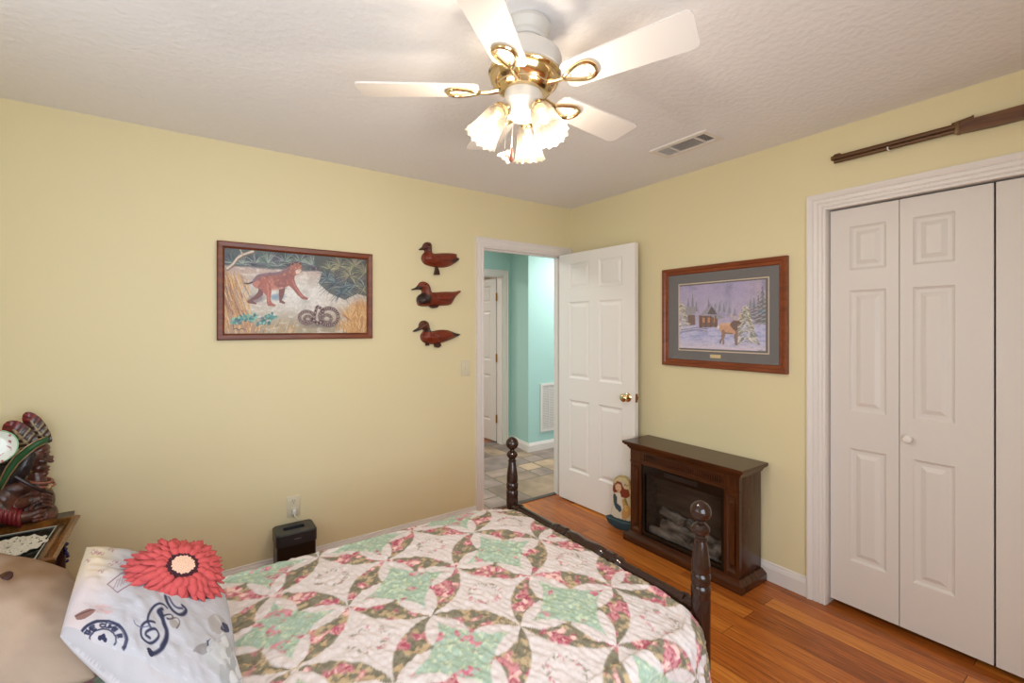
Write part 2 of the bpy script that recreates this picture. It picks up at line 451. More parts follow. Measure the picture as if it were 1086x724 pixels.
# ---------------------------------------------------------------- panelled doors
def panel_door(name, wd, z0, z1, th, panels, m, parent=None, fn=None, rings=((0, 0), (0.006, -0.005), (0.014, -0.009), (0.022, -0.009), (0.042, -0.002)), **kw):
    """slab u 0..wd, v z0..z1, with raised panels on both faces; fn(u,v,d)->xyz, d=0 visible face, d=-th back"""
    q = MB(); us = sorted({0, wd}|{p[0] for p in panels}|{p[2] for p in panels}); vs = sorted({z0, z1}|{p[1] for p in panels}|{p[3] for p in panels})
    for side in (0, 1):
        D = (lambda d: d) if side == 0 else (lambda d: -th-d)
        cache = {}
        def V(u, v, d):
            k = (round(u, 5), round(v, 5), round(d, 5))
            if k not in cache: cache[k] = q.bm.verts.new(Vector(fn(u, v, D(d))))
            return cache[k]
        for i in range(len(us)-1):
            for j in range(len(vs)-1):
                cu, cv = (us[i]+us[i+1])/2, (vs[j]+vs[j+1])/2
                if any(p[0] < cu < p[2] and p[1] < cv < p[3] for p in panels): continue
                q.bm.faces.new((V(us[i], vs[j], 0), V(us[i+1], vs[j], 0), V(us[i+1], vs[j+1], 0), V(us[i], vs[j+1], 0)))
        for (a, b, c, d) in panels:
            uu = [x for x in us if a <= x <= c]; vv = [x for x in vs if b <= x <= d]
            prev = None
            for (o, dep) in rings:
                r = [V(a+o, b+o, dep), V(c-o, b+o, dep), V(c-o, d-o, dep), V(a+o, d-o, dep)]
                if prev:
                    for k in range(4):
                        l = (k+1) % 4; q.bm.faces.new((prev[k], prev[l], r[l], r[k]))
                prev = r
            q.bm.faces.new(prev)
    P = [(0, z0), (wd, z0), (wd, z1), (0, z1)]
    a = [q.bm.verts.new(Vector(fn(u, v, 0))) for u, v in P]; b = [q.bm.verts.new(Vector(fn(u, v, -th))) for u, v in P]
    for k in range(4):
        l = (k+1) % 4; q.bm.faces.new((a[k], a[l], b[l], b[k]))
    bmesh.ops.remove_doubles(q.bm, verts=q.bm.verts, dist=1e-5)
    return q.build(name, m, parent, **kw)
six = []
for (u0, u1) in ((0.112, 0.340), (0.434, 0.662)):
    for (v0, v1) in ((0.262, 0.838), (1.014, 1.634), (1.736, 1.946)): six.append((u0, v0, u1, v1))
# open bedroom door
DOOR_LIT = bump(mat('white_door_paint_lit', rgb(240, 234, 228), 0.42), 60, 0.12, 0.001, 4, (8, 8, 1))  # lighter copy of the door white; extra light on this leaf put into colour
hx, hy = -0.142, -0.014; ang = math.radians(-87.4)
ux, uy = math.cos(ang), math.sin(ang)          # leaf direction
nx_, ny_ = uy, -ux                             # visible side (towards the room)
leaf = lambda u, v, d: (hx+ux*u+nx_*d, hy+uy*u+ny_*d, v)
door = panel_door('door_1', 0.774, 0.012, 2.028, 0.035, six, DOOR_LIT, None, leaf, kind='structure')
def knob(parent, pos, axis, m, name='door_knob'):
    A = Vector(axis).normalized(); M = Matrix.Translation(Vector(pos)) @ A.to_track_quat('Z', 'Y').to_matrix().to_4x4()
    q = MB(); q.lathe([(0.001, 0), (0.032, 0.0), (0.033, 0.004), (0.027, 0.010), (0.012, 0.013), (0.011, 0.030), (0.020, 0.036), (0.028, 0.047), (0.028, 0.056), (0.020, 0.064), (0.001, 0.067)], 24, M)
    return q.build(name, m, parent, smooth=True)
knob(door, leaf(0.712, 0.925, 0), (nx_, ny_, 0), BRASS)
knob(door, leaf(0.712, 0.925, -0.035), (-nx_, -ny_, 0), BRASS)
q = MB()
for z in (0.925,):
    a = leaf(0.7745, z, -0.006); b = leaf(0.7745, z, -0.029)
    q.prism([(-0.006, z-0.03), (-0.029, z-0.03), (-0.029, z+0.03), (-0.006, z+0.03)], lambda u, v, d: leaf(0.7735+d, v, u), 0, 0.002)
    q.prism([(-0.011, z-0.012), (-0.024, z-0.012), (-0.024, z+0.012), (-0.011, z+0.012)], lambda u, v, d: leaf(0.7735+d, v, u), 0, 0.010)
q.build('latch_plate', OLDBRASS, door)
for z in (0.25, 1.05, 1.80):
    q = MB(); q.lathe([(0.006, z-0.045), (0.006, z+0.045)], 10, Matrix.Translation((-0.098, -0.019, 0))); q.build('hinge', OLDBRASS, door, smooth=True)
# closet bifold leaves; visible face at x=0.03
def bifold(name, ya, yb, pa, pb):
    wd = ya-yb
    fn = lambda u, v, d: (0.030-d, ya-u, v)
    ps = [(ya-pa, v0, ya-pb, v1) for v0, v1 in ((0.258, 0.823), (1.008, 1.612), (1.714, 1.932))]
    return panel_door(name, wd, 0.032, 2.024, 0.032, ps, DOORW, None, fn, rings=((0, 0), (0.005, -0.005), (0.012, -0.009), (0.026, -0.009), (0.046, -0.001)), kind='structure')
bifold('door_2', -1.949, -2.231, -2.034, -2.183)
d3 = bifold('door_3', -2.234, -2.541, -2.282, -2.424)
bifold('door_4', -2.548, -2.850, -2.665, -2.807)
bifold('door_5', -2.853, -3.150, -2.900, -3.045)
q = MB(); q.lathe([(0.001, 0), (0.012, 0), (0.010, 0.010), (0.016, 0.018), (0.019, 0.026), (0.015, 0.034), (0.001, 0.037)], 20,
                  Matrix.Translation((0.030, -2.268, 0.915)) @ Matrix.Rotation(-PI/2, 4, 'Y'))
q.build('door_knob', WHITE, d3, smooth=True)
# door across the hall, standing open into the far room
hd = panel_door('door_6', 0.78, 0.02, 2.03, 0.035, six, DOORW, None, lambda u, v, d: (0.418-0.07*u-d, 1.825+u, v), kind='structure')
for z in (0.30, 1.05, 1.80):
    q = MB(); q.lathe([(0.009, z-0.05), (0.009, z+0.05)], 10, Matrix.Translation((0.418, 1.806, 0))); q.box((0.400, 1.799, z-0.05), (0.42, 1.803, z+0.05))
    q.build('hinge', OLDBRASS, hd, smooth=True)

# return-air grille in the hall
g = empty('return_air_grille', (0.785, 1.25, 0.21), label='white louvred return-air grille low on the teal hall wall', cat='vent')
q = MB()
for a, b in (((0.66, 0.21), (0.685, 0.77)), ((0.885, 0.21), (0.91, 0.77)), ((0.685, 0.21), (0.885, 0.235)), ((0.685, 0.745), (0.885, 0.77))):
    q.box((a[0], 1.238, a[1]), (b[0], 1.25, b[1]))
q.box((0.781, 1.240, 0.235), (0.789, 1.25, 0.745)); q.build('grille_frame', WHITE, g)
q = MB()
for k in range(28):
    z = 0.243+k*0.018
    q.box((0.685, -0.004, -0.001), (0.885, 0.006, 0.001), M=Matrix.Translation((0, 1.245, z)) @ Matrix.Rotation(0.6, 4, 'X'))
q.build('slat', WHITE, g, label='rows of thin louvres')
box('backing', (0.685, 1.2492, 0.235), (0.885, 1.2499, 0.745), mat('grey_filter', rgb(205, 205, 202), 0.9), g)

# ---------------------------------------------------------------- switch, outlet, cord, bin
sw = empty('light_switch', (-1.034, 0, 1.07), label='ivory light switch on the yellow wall left of the doorway', cat='light switch')
q = MB(); q.box((-1.070, -0.006, 1.070), (-0.998, -0.0002, 1.186), 0.003, 2); q.build('switch_plate', IVORY, sw, smooth=True)
q = MB(); q.box((-1.039, -0.016, 1.120), (-1.029, -0.004, 1.138), 0.002, 2); q.build('toggle', IVORY, sw, smooth=True)
ol = empty('wall_outlet', (-2.185, 0, 0.318), label='ivory duplex outlet above the black bin', cat='outlet')
q = MB(); q.box((-2.222, -0.006, 0.318), (-2.150, -0.0002, 0.438), 0.003, 2); q.build('outlet_plate', IVORY, ol, smooth=True)
for z in (0.405, 0.351):
    q = MB(); q.lathe([(0.001, 0.004), (0.0165, 0.004), (0.0165, 0.0085), (0.001, 0.009)], 20, Matrix.Translation((-2.186, 0, z)) @ Matrix.Rotation(PI/2, 4, 'X'))
    r = q.build('socket', IVORY, ol, smooth=True)
    q = MB(); q.box((-2.193, -0.0098, z+0.001), (-2.191, -0.008, z+0.009)); q.box((-2.181, -0.0098, z+0.001), (-2.179, -0.008, z+0.009))
    q.lathe([(0.0022, 0.008), (0.0022, 0.0098)], 8, Matrix.Translation((-2.186, 0, z-0.007)) @ Matrix.Rotation(PI/2, 4, 'X'))
    q.build('slot', DARK, r)
pc = empty('power_cord', (-2.186, -0.02, 0.30), label='white plug and cord from the outlet down behind the black bin', cat='cord')
WP = mat('white_plastic', rgb(225, 223, 215), 0.35)
q = MB(); q.box((-2.197, -0.034, 0.338), (-2.175, -0.0095, 0.366), 0.005, 2); q.build('plug', WP, pc, smooth=True)
q = MB(); q.tube([(-2.186, -0.030, 0.342), (-2.184, -0.036, 0.325), (-2.170, -0.034, 0.308), (-2.158, -0.024, 0.295), (-2.15, -0.012, 0.25), (-2.15, -0.012, 0.14), (-2.15, -0.020, 0.11)], 0.003, 8)
q.build('cable', WP, pc, smooth=True)
bn = empty('paper_shredder', (-2.2, -0.115, 0), label='small black shredder bin against the yellow wall under the outlet', cat='shredder')
def rrect(x0, x1, y0, y1, r, n=6):
    P = []
    for cx, cy, a0 in ((x1-r, y1-r, 0), (x0+r, y1-r, PI/2), (x0+r, y0+r, PI), (x1-r, y0+r, 1.5*PI)):
        for k in range(n+1): P.append((cx+r*math.cos(a0+k*PI/2/n), cy+r*math.sin(a0+k*PI/2/n)))
    return P
ident = lambda u, v, d: (u, v, d)
q = MB(); q.prism(rrect(-2.300, -2.100, -0.195, -0.042, 0.018), ident, 0.0, 0.235, 0.002)
q.build('basket', BLACK, bn, smooth=True)
DG = mat('charcoal_plastic', rgb(40, 41, 44), 0.34)
q = MB()   # shredder head with an open feed slot: outer shell ring + slot walls
O = rrect(-2.305, -2.095, -0.200, -0.038, 0.024); I = rrect(-2.258, -2.150, -0.142, -0.098, 0.008)
def ringv(P, z): return [q.bm.verts.new((x, y, z)) for x, y in P]
O0, O1, O2, I0, I1 = ringv(O, 0.232), ringv(O, 0.292), ringv(rrect(-2.299, -2.101, -0.194, -0.044, 0.020), 0.298), ringv(I, 0.298), ringv(I, 0.262)
n = len(O)
for A_, B_ in ((O0, O1), (O1, O2), (O2, I0), (I0, I1)):
    for k in range(n): q.bm.faces.new((A_[k], A_[(k+1) % n], B_[(k+1) % n], B_[k]))
q.bm.faces.new(O0[::-1]); q.bm.faces.new(I1)
q.build('shredder_head', DG, bn, smooth=True)
q = MB(); q.box((-2.245, -0.124, 0.262), (-2.165, -0.112, 0.284), 0.002); q.build('feed_blade', mat('blue_grey_metal', rgb(120, 140, 190), 0.3, 0.8), bn)
box('emblem', (-2.215, -0.2012, 0.262), (-2.180, -0.1998, 0.266), mat('grey_print', rgb(90, 90, 92), 0.5), bn)

# ---------------------------------------------------------------- ceiling vent
vt = empty('ceiling_vent', (-0.443, -1.42, 2.44), label='rectangular white louvred register on the ceiling', cat='vent')
vx0, vx1, vy0_, vy1_ = -0.528, -0.358, -1.598, -1.245
q = MB()
for a, b in (((vx0, vy0_), (vx1, vy0_+0.028)), ((vx0, vy1_-0.028), (vx1, vy1_)), ((vx0, vy0_+0.028), (vx0+0.028, vy1_-0.028)), ((vx1-0.028, vy0_+0.028), (vx1, vy1_-0.028))):
    q.box((a[0], a[1], 2.430), (b[0], b[1], 2.4398))
for y in (-1.51, -1.352): q.box((vx0+0.028, y-0.004, 2.431), (vx1-0.028, y+0.004, 2.4398))
q.build('vent_frame', WHITE, vt)
box('vent_duct', (vx0+0.02, vy0_+0.02, 2.4392), (vx1-0.02, vy1_-0.02, 2.4397), mat('duct_dark', rgb(60, 52, 44), 0.9), vt)
for (a, b, tilt, k0) in ((-1.570, -1.514, 2.05, 9), (-1.506, -1.356, 1.72, 9), (-1.348, -1.273, 1.45, 9)):
    q = MB()
    for k in range(k0):
        x = vx0+0.034+k*0.0128
        q.box((-0.0005, a, -0.005), (0.0005, b, 0.005), M=Matrix.Translation((x, 0, 2.4345)) @ Matrix.Rotation(tilt-0.9, 4, 'Y'))
    q.build('louvre', WHITE, vt)

# ---------------------------------------------------------------- framed pictures
def frame(q, fn, u0, u1, v0, v1, prof):
    """mitred frame; prof list (inset from outer edge, depth)"""
    rings = [[q.bm.verts.new(Vector(fn(u, v, d))) for u, v in ((u0+o, v0+o), (u1-o, v0+o), (u1-o, v1-o), (u0+o, v1-o))] for o, d in prof]
    n = len(rings)
    for i in range(n):
        a = rings[i]; b = rings[(i+1) % n]
        for k in range(4):
            l = (k+1) % 4; q.bm.faces.new((a[k], a[l], b[l], b[k]))
def art_plane(name, fn, u0, u1, v0, v1, nu, nv, painter, m, parent, depth, **kw):
    U, V = np.meshgrid(np.linspace(0, 1, nu), np.linspace(0, 1, nv), indexing='ij')
    C = painter(U, V)
    P = np.array([fn(u, v, depth) for u, v in zip((u0+(u1-u0)*U).ravel(), (v0+(v1-v0)*V).ravel())])
    return fast_mesh(name, P, grid_faces(nu, nv), m, parent, C.reshape(-1, 3), False, off=tuple(origin_of(parent)), **kw)

def paint_cat(U, V):
    ASP = 1.9
    f = homog([(75, 97), (648, 138), (648, 430), (75, 443)])
    def T(pts): return [(f(x, y)[0]*ASP, f(x, y)[1]) for x, y in pts]
    X = U*ASP; Y = V; c = Canvas(X, Y, (190, 178, 164)); rg = random.Random(9)
    n1 = fbm(X, Y, 6, 1, 4); n2 = fbm(X, Y*3, 10, 5, 3); n3 = fbm(X, Y, 26, 15, 3)
    c.put(np.clip((Y-0.52)*4, 0, 1), (188, 164, 156)); c.put(np.clip(1.2-np.hypot((X-0.95)/0.75, (Y-0.50)/0.30), 0, 1), (222, 218, 214))
    c.put(np.clip((0.28-Y)*5, 0, 1), (168, 154, 130)); c.put(np.clip((n1-0.5)*3, 0, 1), (150, 140, 132), 0.35); c.put(np.clip((n2-0.55)*5, 0, 1), (230, 226, 220), 0.5)
    top = np.clip((Y-0.755-0.05*n1)*40, 0, 1); c.put(top, (88, 96, 98)); c.put(top*np.clip((n1-0.42)*5, 0, 1), (58, 58, 72), 0.8); c.put(top*np.clip((X-0.55)*2, 0, 1)*np.clip((n3-0.5)*5, 0, 1), (130, 116, 132), 0.8)
    def fan(cx, cy, r, a0, a1, n, cols, wd=0.006, droop=0.03):
        for k in range(n):
            a = math.radians(a0+(a1-a0)*(k+rg.uniform(-.4, .4))/max(1, n-1)); rr = r*rg.uniform(0.7, 1.1)
            c.line([(cx, cy), (cx+rr*math.cos(a)*0.55, cy+rr*math.sin(a)*0.55), (cx+rr*math.cos(a), cy+rr*math.sin(a)-droop)], wd, rg.choice(cols), 0.85, True)
    greens = [(116, 140, 130), (84, 108, 104), (146, 160, 148), (66, 88, 92), (168, 178, 168), (104, 96, 120)]
    for x, y, r_ in ((110, 160, .20), (150, 165, .16), (200, 158, .2), (250, 162, .24), (320, 150, .2), (380, 150, .18), (430, 165, .17), (290, 168, .16)):
        (bx, by), = T([(x, y)]); fan(bx, by, r_, -5, 185, 22, greens)
    c.line(T([(88, 184), (112, 165), (128, 142), (150, 128), (194, 112)]), 0.020, (120, 98, 88)); c.line(T([(88, 181), (112, 162), (128, 139), (150, 125), (192, 111)]), 0.012, (214, 200, 184)); c.line(T([(150, 126), (140, 106)]), 0.008, (190, 172, 150))
    olive = [(120, 124, 96), (160, 158, 124), (96, 104, 86), (70, 84, 84), (180, 176, 140), (138, 120, 116)]; blue = [(74, 96, 108), (96, 122, 128), (52, 66, 84), (60, 60, 80), (140, 156, 156)]
    c.poly(T([(440, 120), (648, 138), (648, 285), (610, 275), (560, 300), (500, 275), (455, 235), (470, 190), (440, 165)]), (74, 80, 80), 0.8)
    for _ in range(4): c.ell(*T([(rg.uniform(500, 640), rg.uniform(150, 260))])[0], 0.14, 0.08, (120, 112, 108), 0.5, 0, 0.7)
    for x, y, r_, cols in ((600, 165, .22, olive), (540, 165, .2, olive), (640, 190, .2, olive), (500, 180, .16, olive), (520, 235, .24, blue), (560, 250, .26, blue), (490, 215, .17, blue), (600, 240, .24, olive+blue), (580, 205, .2, olive), (640, 250, .18, olive+blue), (545, 275, .15, blue)):
        (bx, by), = T([(x, y)]); fan(bx, by, r_, -40, 230, 30, cols, 0.0065)
    gold = [(206, 160, 104), (190, 140, 88), (226, 192, 140), (164, 112, 76), (214, 176, 128)]
    def grass(x0, x1, y0, y1, n, h, lean):
        for _ in range(n):
            x = rg.uniform(x0, x1); y = rg.uniform(y0, y1); c.line(T([(x, y), (x+lean*rg.uniform(.2, .8), y-h*.6), (x+lean*rg.uniform(.4, 1.6), y-h*rg.uniform(.8, 1.2))]), 0.0055, rg.choice(gold), 0.8, True)
    c.ell(*T([(625, 385)])[0], 0.26, 0.34, (192, 142, 96), 0.95, 0, 0.35)
    for x, y in ((575, 430), (600, 425), (630, 430), (615, 380), (645, 370), (580, 380)): (bx, by), = T([(x, y)]); fan(bx, by, 0.26, 40, 150, 26, gold, 0.006, 0.0)
    c.poly(T([(75, 185), (90, 195), (120, 255), (150, 320), (185, 380), (215, 445), (75, 445)]), (172, 134, 112), 0.85)
    grass(75, 185, 240, 450, 190, 60, -22); grass(150, 360, 405, 446, 60, 28, 12); grass(520, 650, 400, 446, 40, 40, 6)
    for _ in range(34): x = rg.uniform(75, 170); y = rg.uniform(250, 440); c.line(T([(x, y), (x-12, y-40)]), 0.004, (128, 84, 70), 0.7, True)
    for _ in range(90):
        x, y = rg.choice([(150, 380), (175, 374), (190, 380), (235, 395), (255, 382), (268, 372), (120, 388)]); x += rg.gauss(0, 12); y += rg.gauss(0, 8)
        c.ell(*T([(x, y)])[0], rg.uniform(.012, .026), rg.uniform(.010, .022), rg.choice([(84, 140, 138), (104, 168, 158), (64, 106, 112), (136, 190, 168), (88, 120, 130)]), 0.9, rg.random()*3)
    c.ell(*T([(290, 292)])[0], 0.13, 0.05, (132, 156, 178), 0.85, 0.1, 0.5); c.ell(*T([(205, 300)])[0], 0.13, 0.06, (128, 112, 118), 0.8, 0.2, 0.5)
    # wild cat: far legs, body, near legs, head
    far = (122, 78, 76)
    c.poly(T([(214, 250), (236, 262), (232, 285), (212, 300), (190, 308), (207, 318), (204, 323), (170, 318), (168, 310), (196, 292), (212, 272)]), far)
    c.poly(T([(296, 258), (322, 255), (316, 285), (308, 304), (322, 314), (318, 320), (298, 314), (296, 290)]), far)
    c.poly(T([(192, 238), (172, 244), (158, 241), (158, 236), (174, 237), (194, 228)]), (84, 60, 64))
    body = T([(190, 246), (192, 228), (202, 212), (222, 202), (250, 197), (282, 196), (304, 190), (322, 178), (338, 170), (362, 196), (358, 222), (346, 240), (328, 252), (300, 260), (270, 264), (250, 270), (225, 262), (204, 258)])
    c.poly(body, (166, 104, 94))
    m_ = c.inside(body); c.put(m_*np.clip((n3-0.45)*5, 0, 1), (196, 132, 116), 0.7); c.put(m_*np.clip((0.5-n3)*6, 0, 1), (132, 80, 80), 0.6)
    c.line(T([(196, 228), (215, 209), (250, 202), (300, 197), (332, 180)]), 0.020, (122, 100, 116), 0.75); c.line(T([(232, 262), (275, 262), (310, 256)]), 0.012, (206, 156, 138), 0.8)
    c.poly(T([(215, 225), (240, 222), (262, 240), (266, 270), (262, 300), (268, 316), (284, 324), (280, 330), (252, 328), (246, 316), (246, 290), (228, 268)]), (170, 102, 92))
    c.poly(T([(330, 215), (356, 212), (364, 240), (382, 270), (398, 288), (414, 294), (410, 302), (390, 300), (372, 284), (350, 258), (334, 244)]), (158, 96, 90))
    c.line(T([(250, 240), (254, 275), (254, 310)]), 0.010, (200, 130, 112), 0.8); c.line(T([(350, 225), (366, 258), (390, 290)]), 0.008, (196, 132, 116), 0.8)
    c.poly(T([(338, 176), (346, 160), (352, 150), (358, 158), (370, 157), (380, 150), (386, 162), (390, 176), (386, 192), (374, 200), (362, 206), (350, 204), (342, 192)]), (172, 110, 98))
    c.poly(T([(346, 166), (351, 152), (357, 161)]), (70, 46, 48)); c.poly(T([(376, 160), (381, 152), (386, 164)]), (70, 46, 48)); c.poly(T([(362, 186), (376, 180), (386, 184), (380, 196), (366, 200)]), (222, 200, 186))
    for p in ([(344, 186), (352, 198)], [(350, 180), (356, 192)], [(366, 160), (366, 170)], [(372, 160), (372, 170)], [(386, 172), (390, 182)]): c.line(T(p), 0.0035, (84, 50, 52), 0.8)
    for p in ((364, 176), (380, 175)): c.ell(*T([p])[0], 0.007, 0.005, (236, 214, 150)); c.ell(*T([p])[0], 0.003, 0.004, (20, 16, 16))
    c.ell(*T([(376, 184)])[0], 0.006, 0.004, (120, 60, 60))
    for _ in range(60):
        x, y = rg.uniform(200, 335), rg.uniform(205, 262)
        if c.inside(T([(x-2, y-2), (x+2, y-2), (x+2, y+2), (x-2, y+2)])).any(): c.ell(*T([(x, y)])[0], 0.006, 0.004, (112, 68, 68), 0.5)
    # coiled snake
    c.ell(*T([(460, 400)])[0], 0.34, 0.06, (116, 108, 104), 0.6, 0, 0.6)
    def coil(pts, w_):
        P_ = T(pts); c.line(P_, w_, (88, 66, 72)); tot = len(P_)-1
        for k in range(tot*3):
            i_ = k//3; t = (k % 3)/3; x = P_[i_][0]*(1-t)+P_[i_+1][0]*t; y = P_[i_][1]*(1-t)+P_[i_+1][1]*t
            c.ell(x, y, w_*0.75, w_*0.5, (184, 156, 146) if k % 2 else (48, 34, 42), 0.85, rg.random()*3)
    ring = lambda cx, cy, rx, ry, n=18: [(cx+rx*math.cos(2*PI*i/n), cy+ry*math.sin(2*PI*i/n)) for i in range(n+1)]
    coil(ring(408, 372, 30, 24), 0.019); coil(ring(412, 378, 14, 11), 0.017); coil(ring(497, 368, 37, 34), 0.022); coil(ring(488, 376, 18, 15), 0.018)
    coil([(430, 378), (450, 396), (470, 388)], 0.020); coil([(440, 360), (446, 338), (452, 328), (466, 336), (474, 352)], 0.017); c.ell(*T([(447, 330)])[0], 0.018, 0.015, (96, 74, 78), 1, 0.5)
    c.line(T([(112, 424), (124, 420), (134, 426), (146, 420), (158, 424)]), 0.004, (80, 70, 60))
    c.C *= (0.92+0.16*fbm(X, Y, 60, 11, 2))[..., None]
    return c.C
def paint_elk(U, V):
    ASP = 577/428
    f = homog([(98, 198), (606, 155), (606, 588), (98, 567)])
    def T(pts): return [(f(x, y)[0]*ASP, f(x, y)[1]) for x, y in pts]
    X = U*ASP; Y = V; c = Canvas(X, Y, (176, 162, 192)); n1 = fbm(X, Y, 5, 21, 4)
    c.put(np.clip((Y-0.55)*2.5, 0, 1), (166, 152, 190)); c.put(np.clip((X-1.0)*3, 0, 1)*(Y > 0.4), (176, 156, 170), 0.8)
    c.put(np.clip((n1-0.5)*4, 0, 1)*(Y > 0.5), (118, 118, 156), 0.6)
    sn = np.clip((0.40-Y+0.04*n1)*14, 0, 1); c.put(sn, (190, 186, 220)); c.put(sn*np.clip((fbm(X, Y*4, 9, 31)-0.5)*6, 0, 1), (146, 150, 200), 0.7)
    c.put(np.clip((0.18-Y)*6, 0, 1), (226, 206, 212), 0.8)
    rg = random.Random(4)
    def tree(x, y, h, w_, col, snow=True):
        (bx, by), = T([(x, y)]); hh = h/420; ww = w_/400
        for k in range(9):
            t = k/8; yy = by+hh*t; r = ww*(1-t)*0.9+0.006
            c.poly([(bx-r, yy-0.01), (bx, yy+hh/6), (bx+r, yy-0.01), (bx, yy+0.01)], tuple(v*rg.uniform(.85, 1.15) for v in col), 0.85)
            if snow: c.line([(bx-r*0.8, yy), (bx-r*.1, yy+0.02)], 0.006, (190, 188, 205), 0.7)
    for x, y, h, w_ in ((150, 350, 90, 26), (175, 345, 110, 22), (195, 350, 70, 24), (265, 350, 80, 30), (300, 350, 55, 22), (325, 350, 60, 24), (350, 355, 60, 24), (380, 360, 55, 22), (410, 370, 50, 22)):
        tree(x, y, h, w_, (94, 88, 112))
    for x, y, h, w_ in ((500, 400, 120, 36), (520, 400, 130, 40), (545, 420, 160, 44), (568, 420, 210, 50), (594, 420, 190, 46), (480, 390, 80, 30)): tree(x, y, h, w_, (92, 92, 98))
    # cabins
    c.poly(T([(148, 370), (190, 368), (192, 425), (152, 430)]), (112, 74, 62)); c.poly(T([(130, 330), (160, 320), (196, 325), (192, 362), (140, 376)]), (150, 142, 150))
    c.poly(T([(212, 372), (318, 372), (318, 436), (214, 440)]), (112, 68, 50)); c.poly(T([(255, 365), (286, 320), (316, 366)]), (74, 62, 66)); c.poly(T([(222, 372), (250, 335), (286, 318), (258, 366)]), (150, 142, 158))
    c.poly(T([(262, 372), (318, 364), (360, 384), (320, 392)]), (146, 138, 152))
    for x in (232, 262, 296): c.poly(T([(x, 384), (x+14, 384), (x+14, 412), (x, 412)]), (196, 120, 60))
    for x in (225, 250, 280, 306): c.line(T([(x, 376), (x, 436)]), 0.008, (70, 44, 40))
    # fence rails
    for y in (446, 458): c.line(T([(110, y+8), (200, y-6), (260, y+2)]), 0.006, (120, 110, 130))
    # bright snowy firs
    for (x0, y0, h, w_) in ((475, 530, 210, 95), (115, 455, 150, 60)):
        for _ in range(420 if x0 == 475 else 170):
            t = rg.random()**0.8; x = x0+rg.uniform(-1, 1)*w_*(1-t)*0.75; y = y0-t*h
            L = rg.uniform(6, 18); s = 1 if x > x0 else -1
            c.line(T([(x, y), (x+s*L, y+L*rg.uniform(.3, .9))]), 0.0055, rg.choice([(216, 206, 188), (190, 182, 170), (118, 118, 96), (158, 150, 124), (228, 220, 204), (96, 100, 90)]), 0.85)
    # elk
    E1 = (204, 150, 112)
    for p in ([(346, 468), (352, 492), (338, 508), (332, 526)], [(414, 468), (416, 500), (420, 534)]): c.line(T(p), 0.011, (110, 88, 84))
    c.poly(T([(322, 436), (332, 420), (352, 414), (376, 416), (398, 415), (414, 410), (426, 416), (432, 436), (430, 460), (420, 474), (400, 478), (372, 472), (356, 476), (342, 474), (332, 458), (326, 446)]), E1)
    c.poly(T([(340, 455), (356, 450), (362, 474), (358, 492), (352, 500), (356, 518), (354, 536), (346, 536), (346, 512), (338, 492), (340, 474)]), (150, 108, 88))
    c.poly(T([(420, 462), (434, 458), (432, 486), (430, 510), (432, 536), (424, 538), (422, 510), (418, 486)]), (138, 100, 84))
    c.ell(*T([(322, 438)])[0], 0.016, 0.024, (236, 222, 200)); c.line(T([(340, 424), (372, 420), (404, 420)]), 0.020, (224, 178, 142), 0.7); c.line(T([(360, 470), (400, 474)]), 0.010, (120, 84, 70), 0.8)
    c.poly(T([(386, 424), (396, 408), (410, 398), (424, 398), (436, 402), (452, 412), (450, 420), (436, 422), (428, 432), (432, 452), (420, 462), (402, 446)]), (104, 68, 56))
    for p in ([(416, 400), (410, 386), (398, 374), (394, 358)], [(410, 388), (420, 376)], [(402, 378), (388, 372)], [(426, 400), (438, 388), (444, 370), (440, 356)], [(440, 384), (452, 378)], [(444, 372), (434, 366)]): c.line(T(p), 0.0065, (206, 176, 144))
    c.line(T([(540, 572), (560, 566), (585, 572)]), 0.005, (120, 110, 130))
    c.C *= (0.92+0.16*fbm(X, Y, 70, 13, 2))[..., None]
    return c.C
CANVASM = attr_mat('painted_canvas', 0.45)
PRINTM = attr_mat('art_print', 0.5)
fA = lambda u, v, d: (u, -d, v)
p1 = empty('framed_painting', (-2.145, 0, 1.357), label='wood-framed painting of a wild cat and coiled snake by palmettos', cat='picture')
q = MB(); frame(q, fA, -2.567, -1.724, 1.357, 1.895, [(0, 0.0005), (0, 0.022), (0.006, 0.027), (0.026, 0.025), (0.034, 0.018), (0.036, 0.012), (0.036, 0.0005)])
q.build('picture_frame', FRAMEW, p1)
art_plane('canvas', fA, -2.533, -1.758, 1.391, 1.861, 520, 316, paint_cat, CANVASM, p1, 0.011)
box('backing_board', (-2.53, -0.009, 1.39), (-1.76, -0.001, 1.86), DARK, p1)
fB = lambda u, v, d: (-d, -u, v)
p2 = empty('framed_print', (0, -1.357, 1.171), label='walnut-framed grey-matted print of an elk by snowy cabins', cat='picture')
q = MB(); frame(q, fB, 0.953, 1.762, 1.171, 1.819, [(0, 0.0005), (0, 0.026), (0.006, 0.031), (0.020, 0.028), (0.026, 0.022), (0.040, 0.020), (0.045, 0.014), (0.045, 0.0005)])
q.build('picture_frame', FRAMEY, p2)
m = mat('charcoal_mat_board', rgb(84, 78, 76), 0.8)
q = MB(); frame(q, fB, 0.990, 1.725, 1.208, 1.782, [(0, 0.004), (0, 0.010), (0.083, 0.010), (0.085, 0.0065), (0.085, 0.004)]); q.build('mat_board', m, p2)
q = MB(); frame(q, fB, 1.073, 1.662, 1.274, 1.714, [(0, 0.0095), (0, 0.0112), (0.006, 0.0112), (0.007, 0.0095)]); q.build('inner_mat', mat('cream_mat', rgb(206, 180, 150), 0.7), p2)
art_plane('print', fB, 1.074, 1.661, 1.275, 1.713, 300, 224, paint_elk, PRINTM, p2, 0.0098)
pl_ = box('name_plate', (-0.0125, -1.372, 1.236), (-0.0100, -1.302, 1.257), mat('brass_plate', rgb(214, 190, 130), 0.35, 0.3), p2)
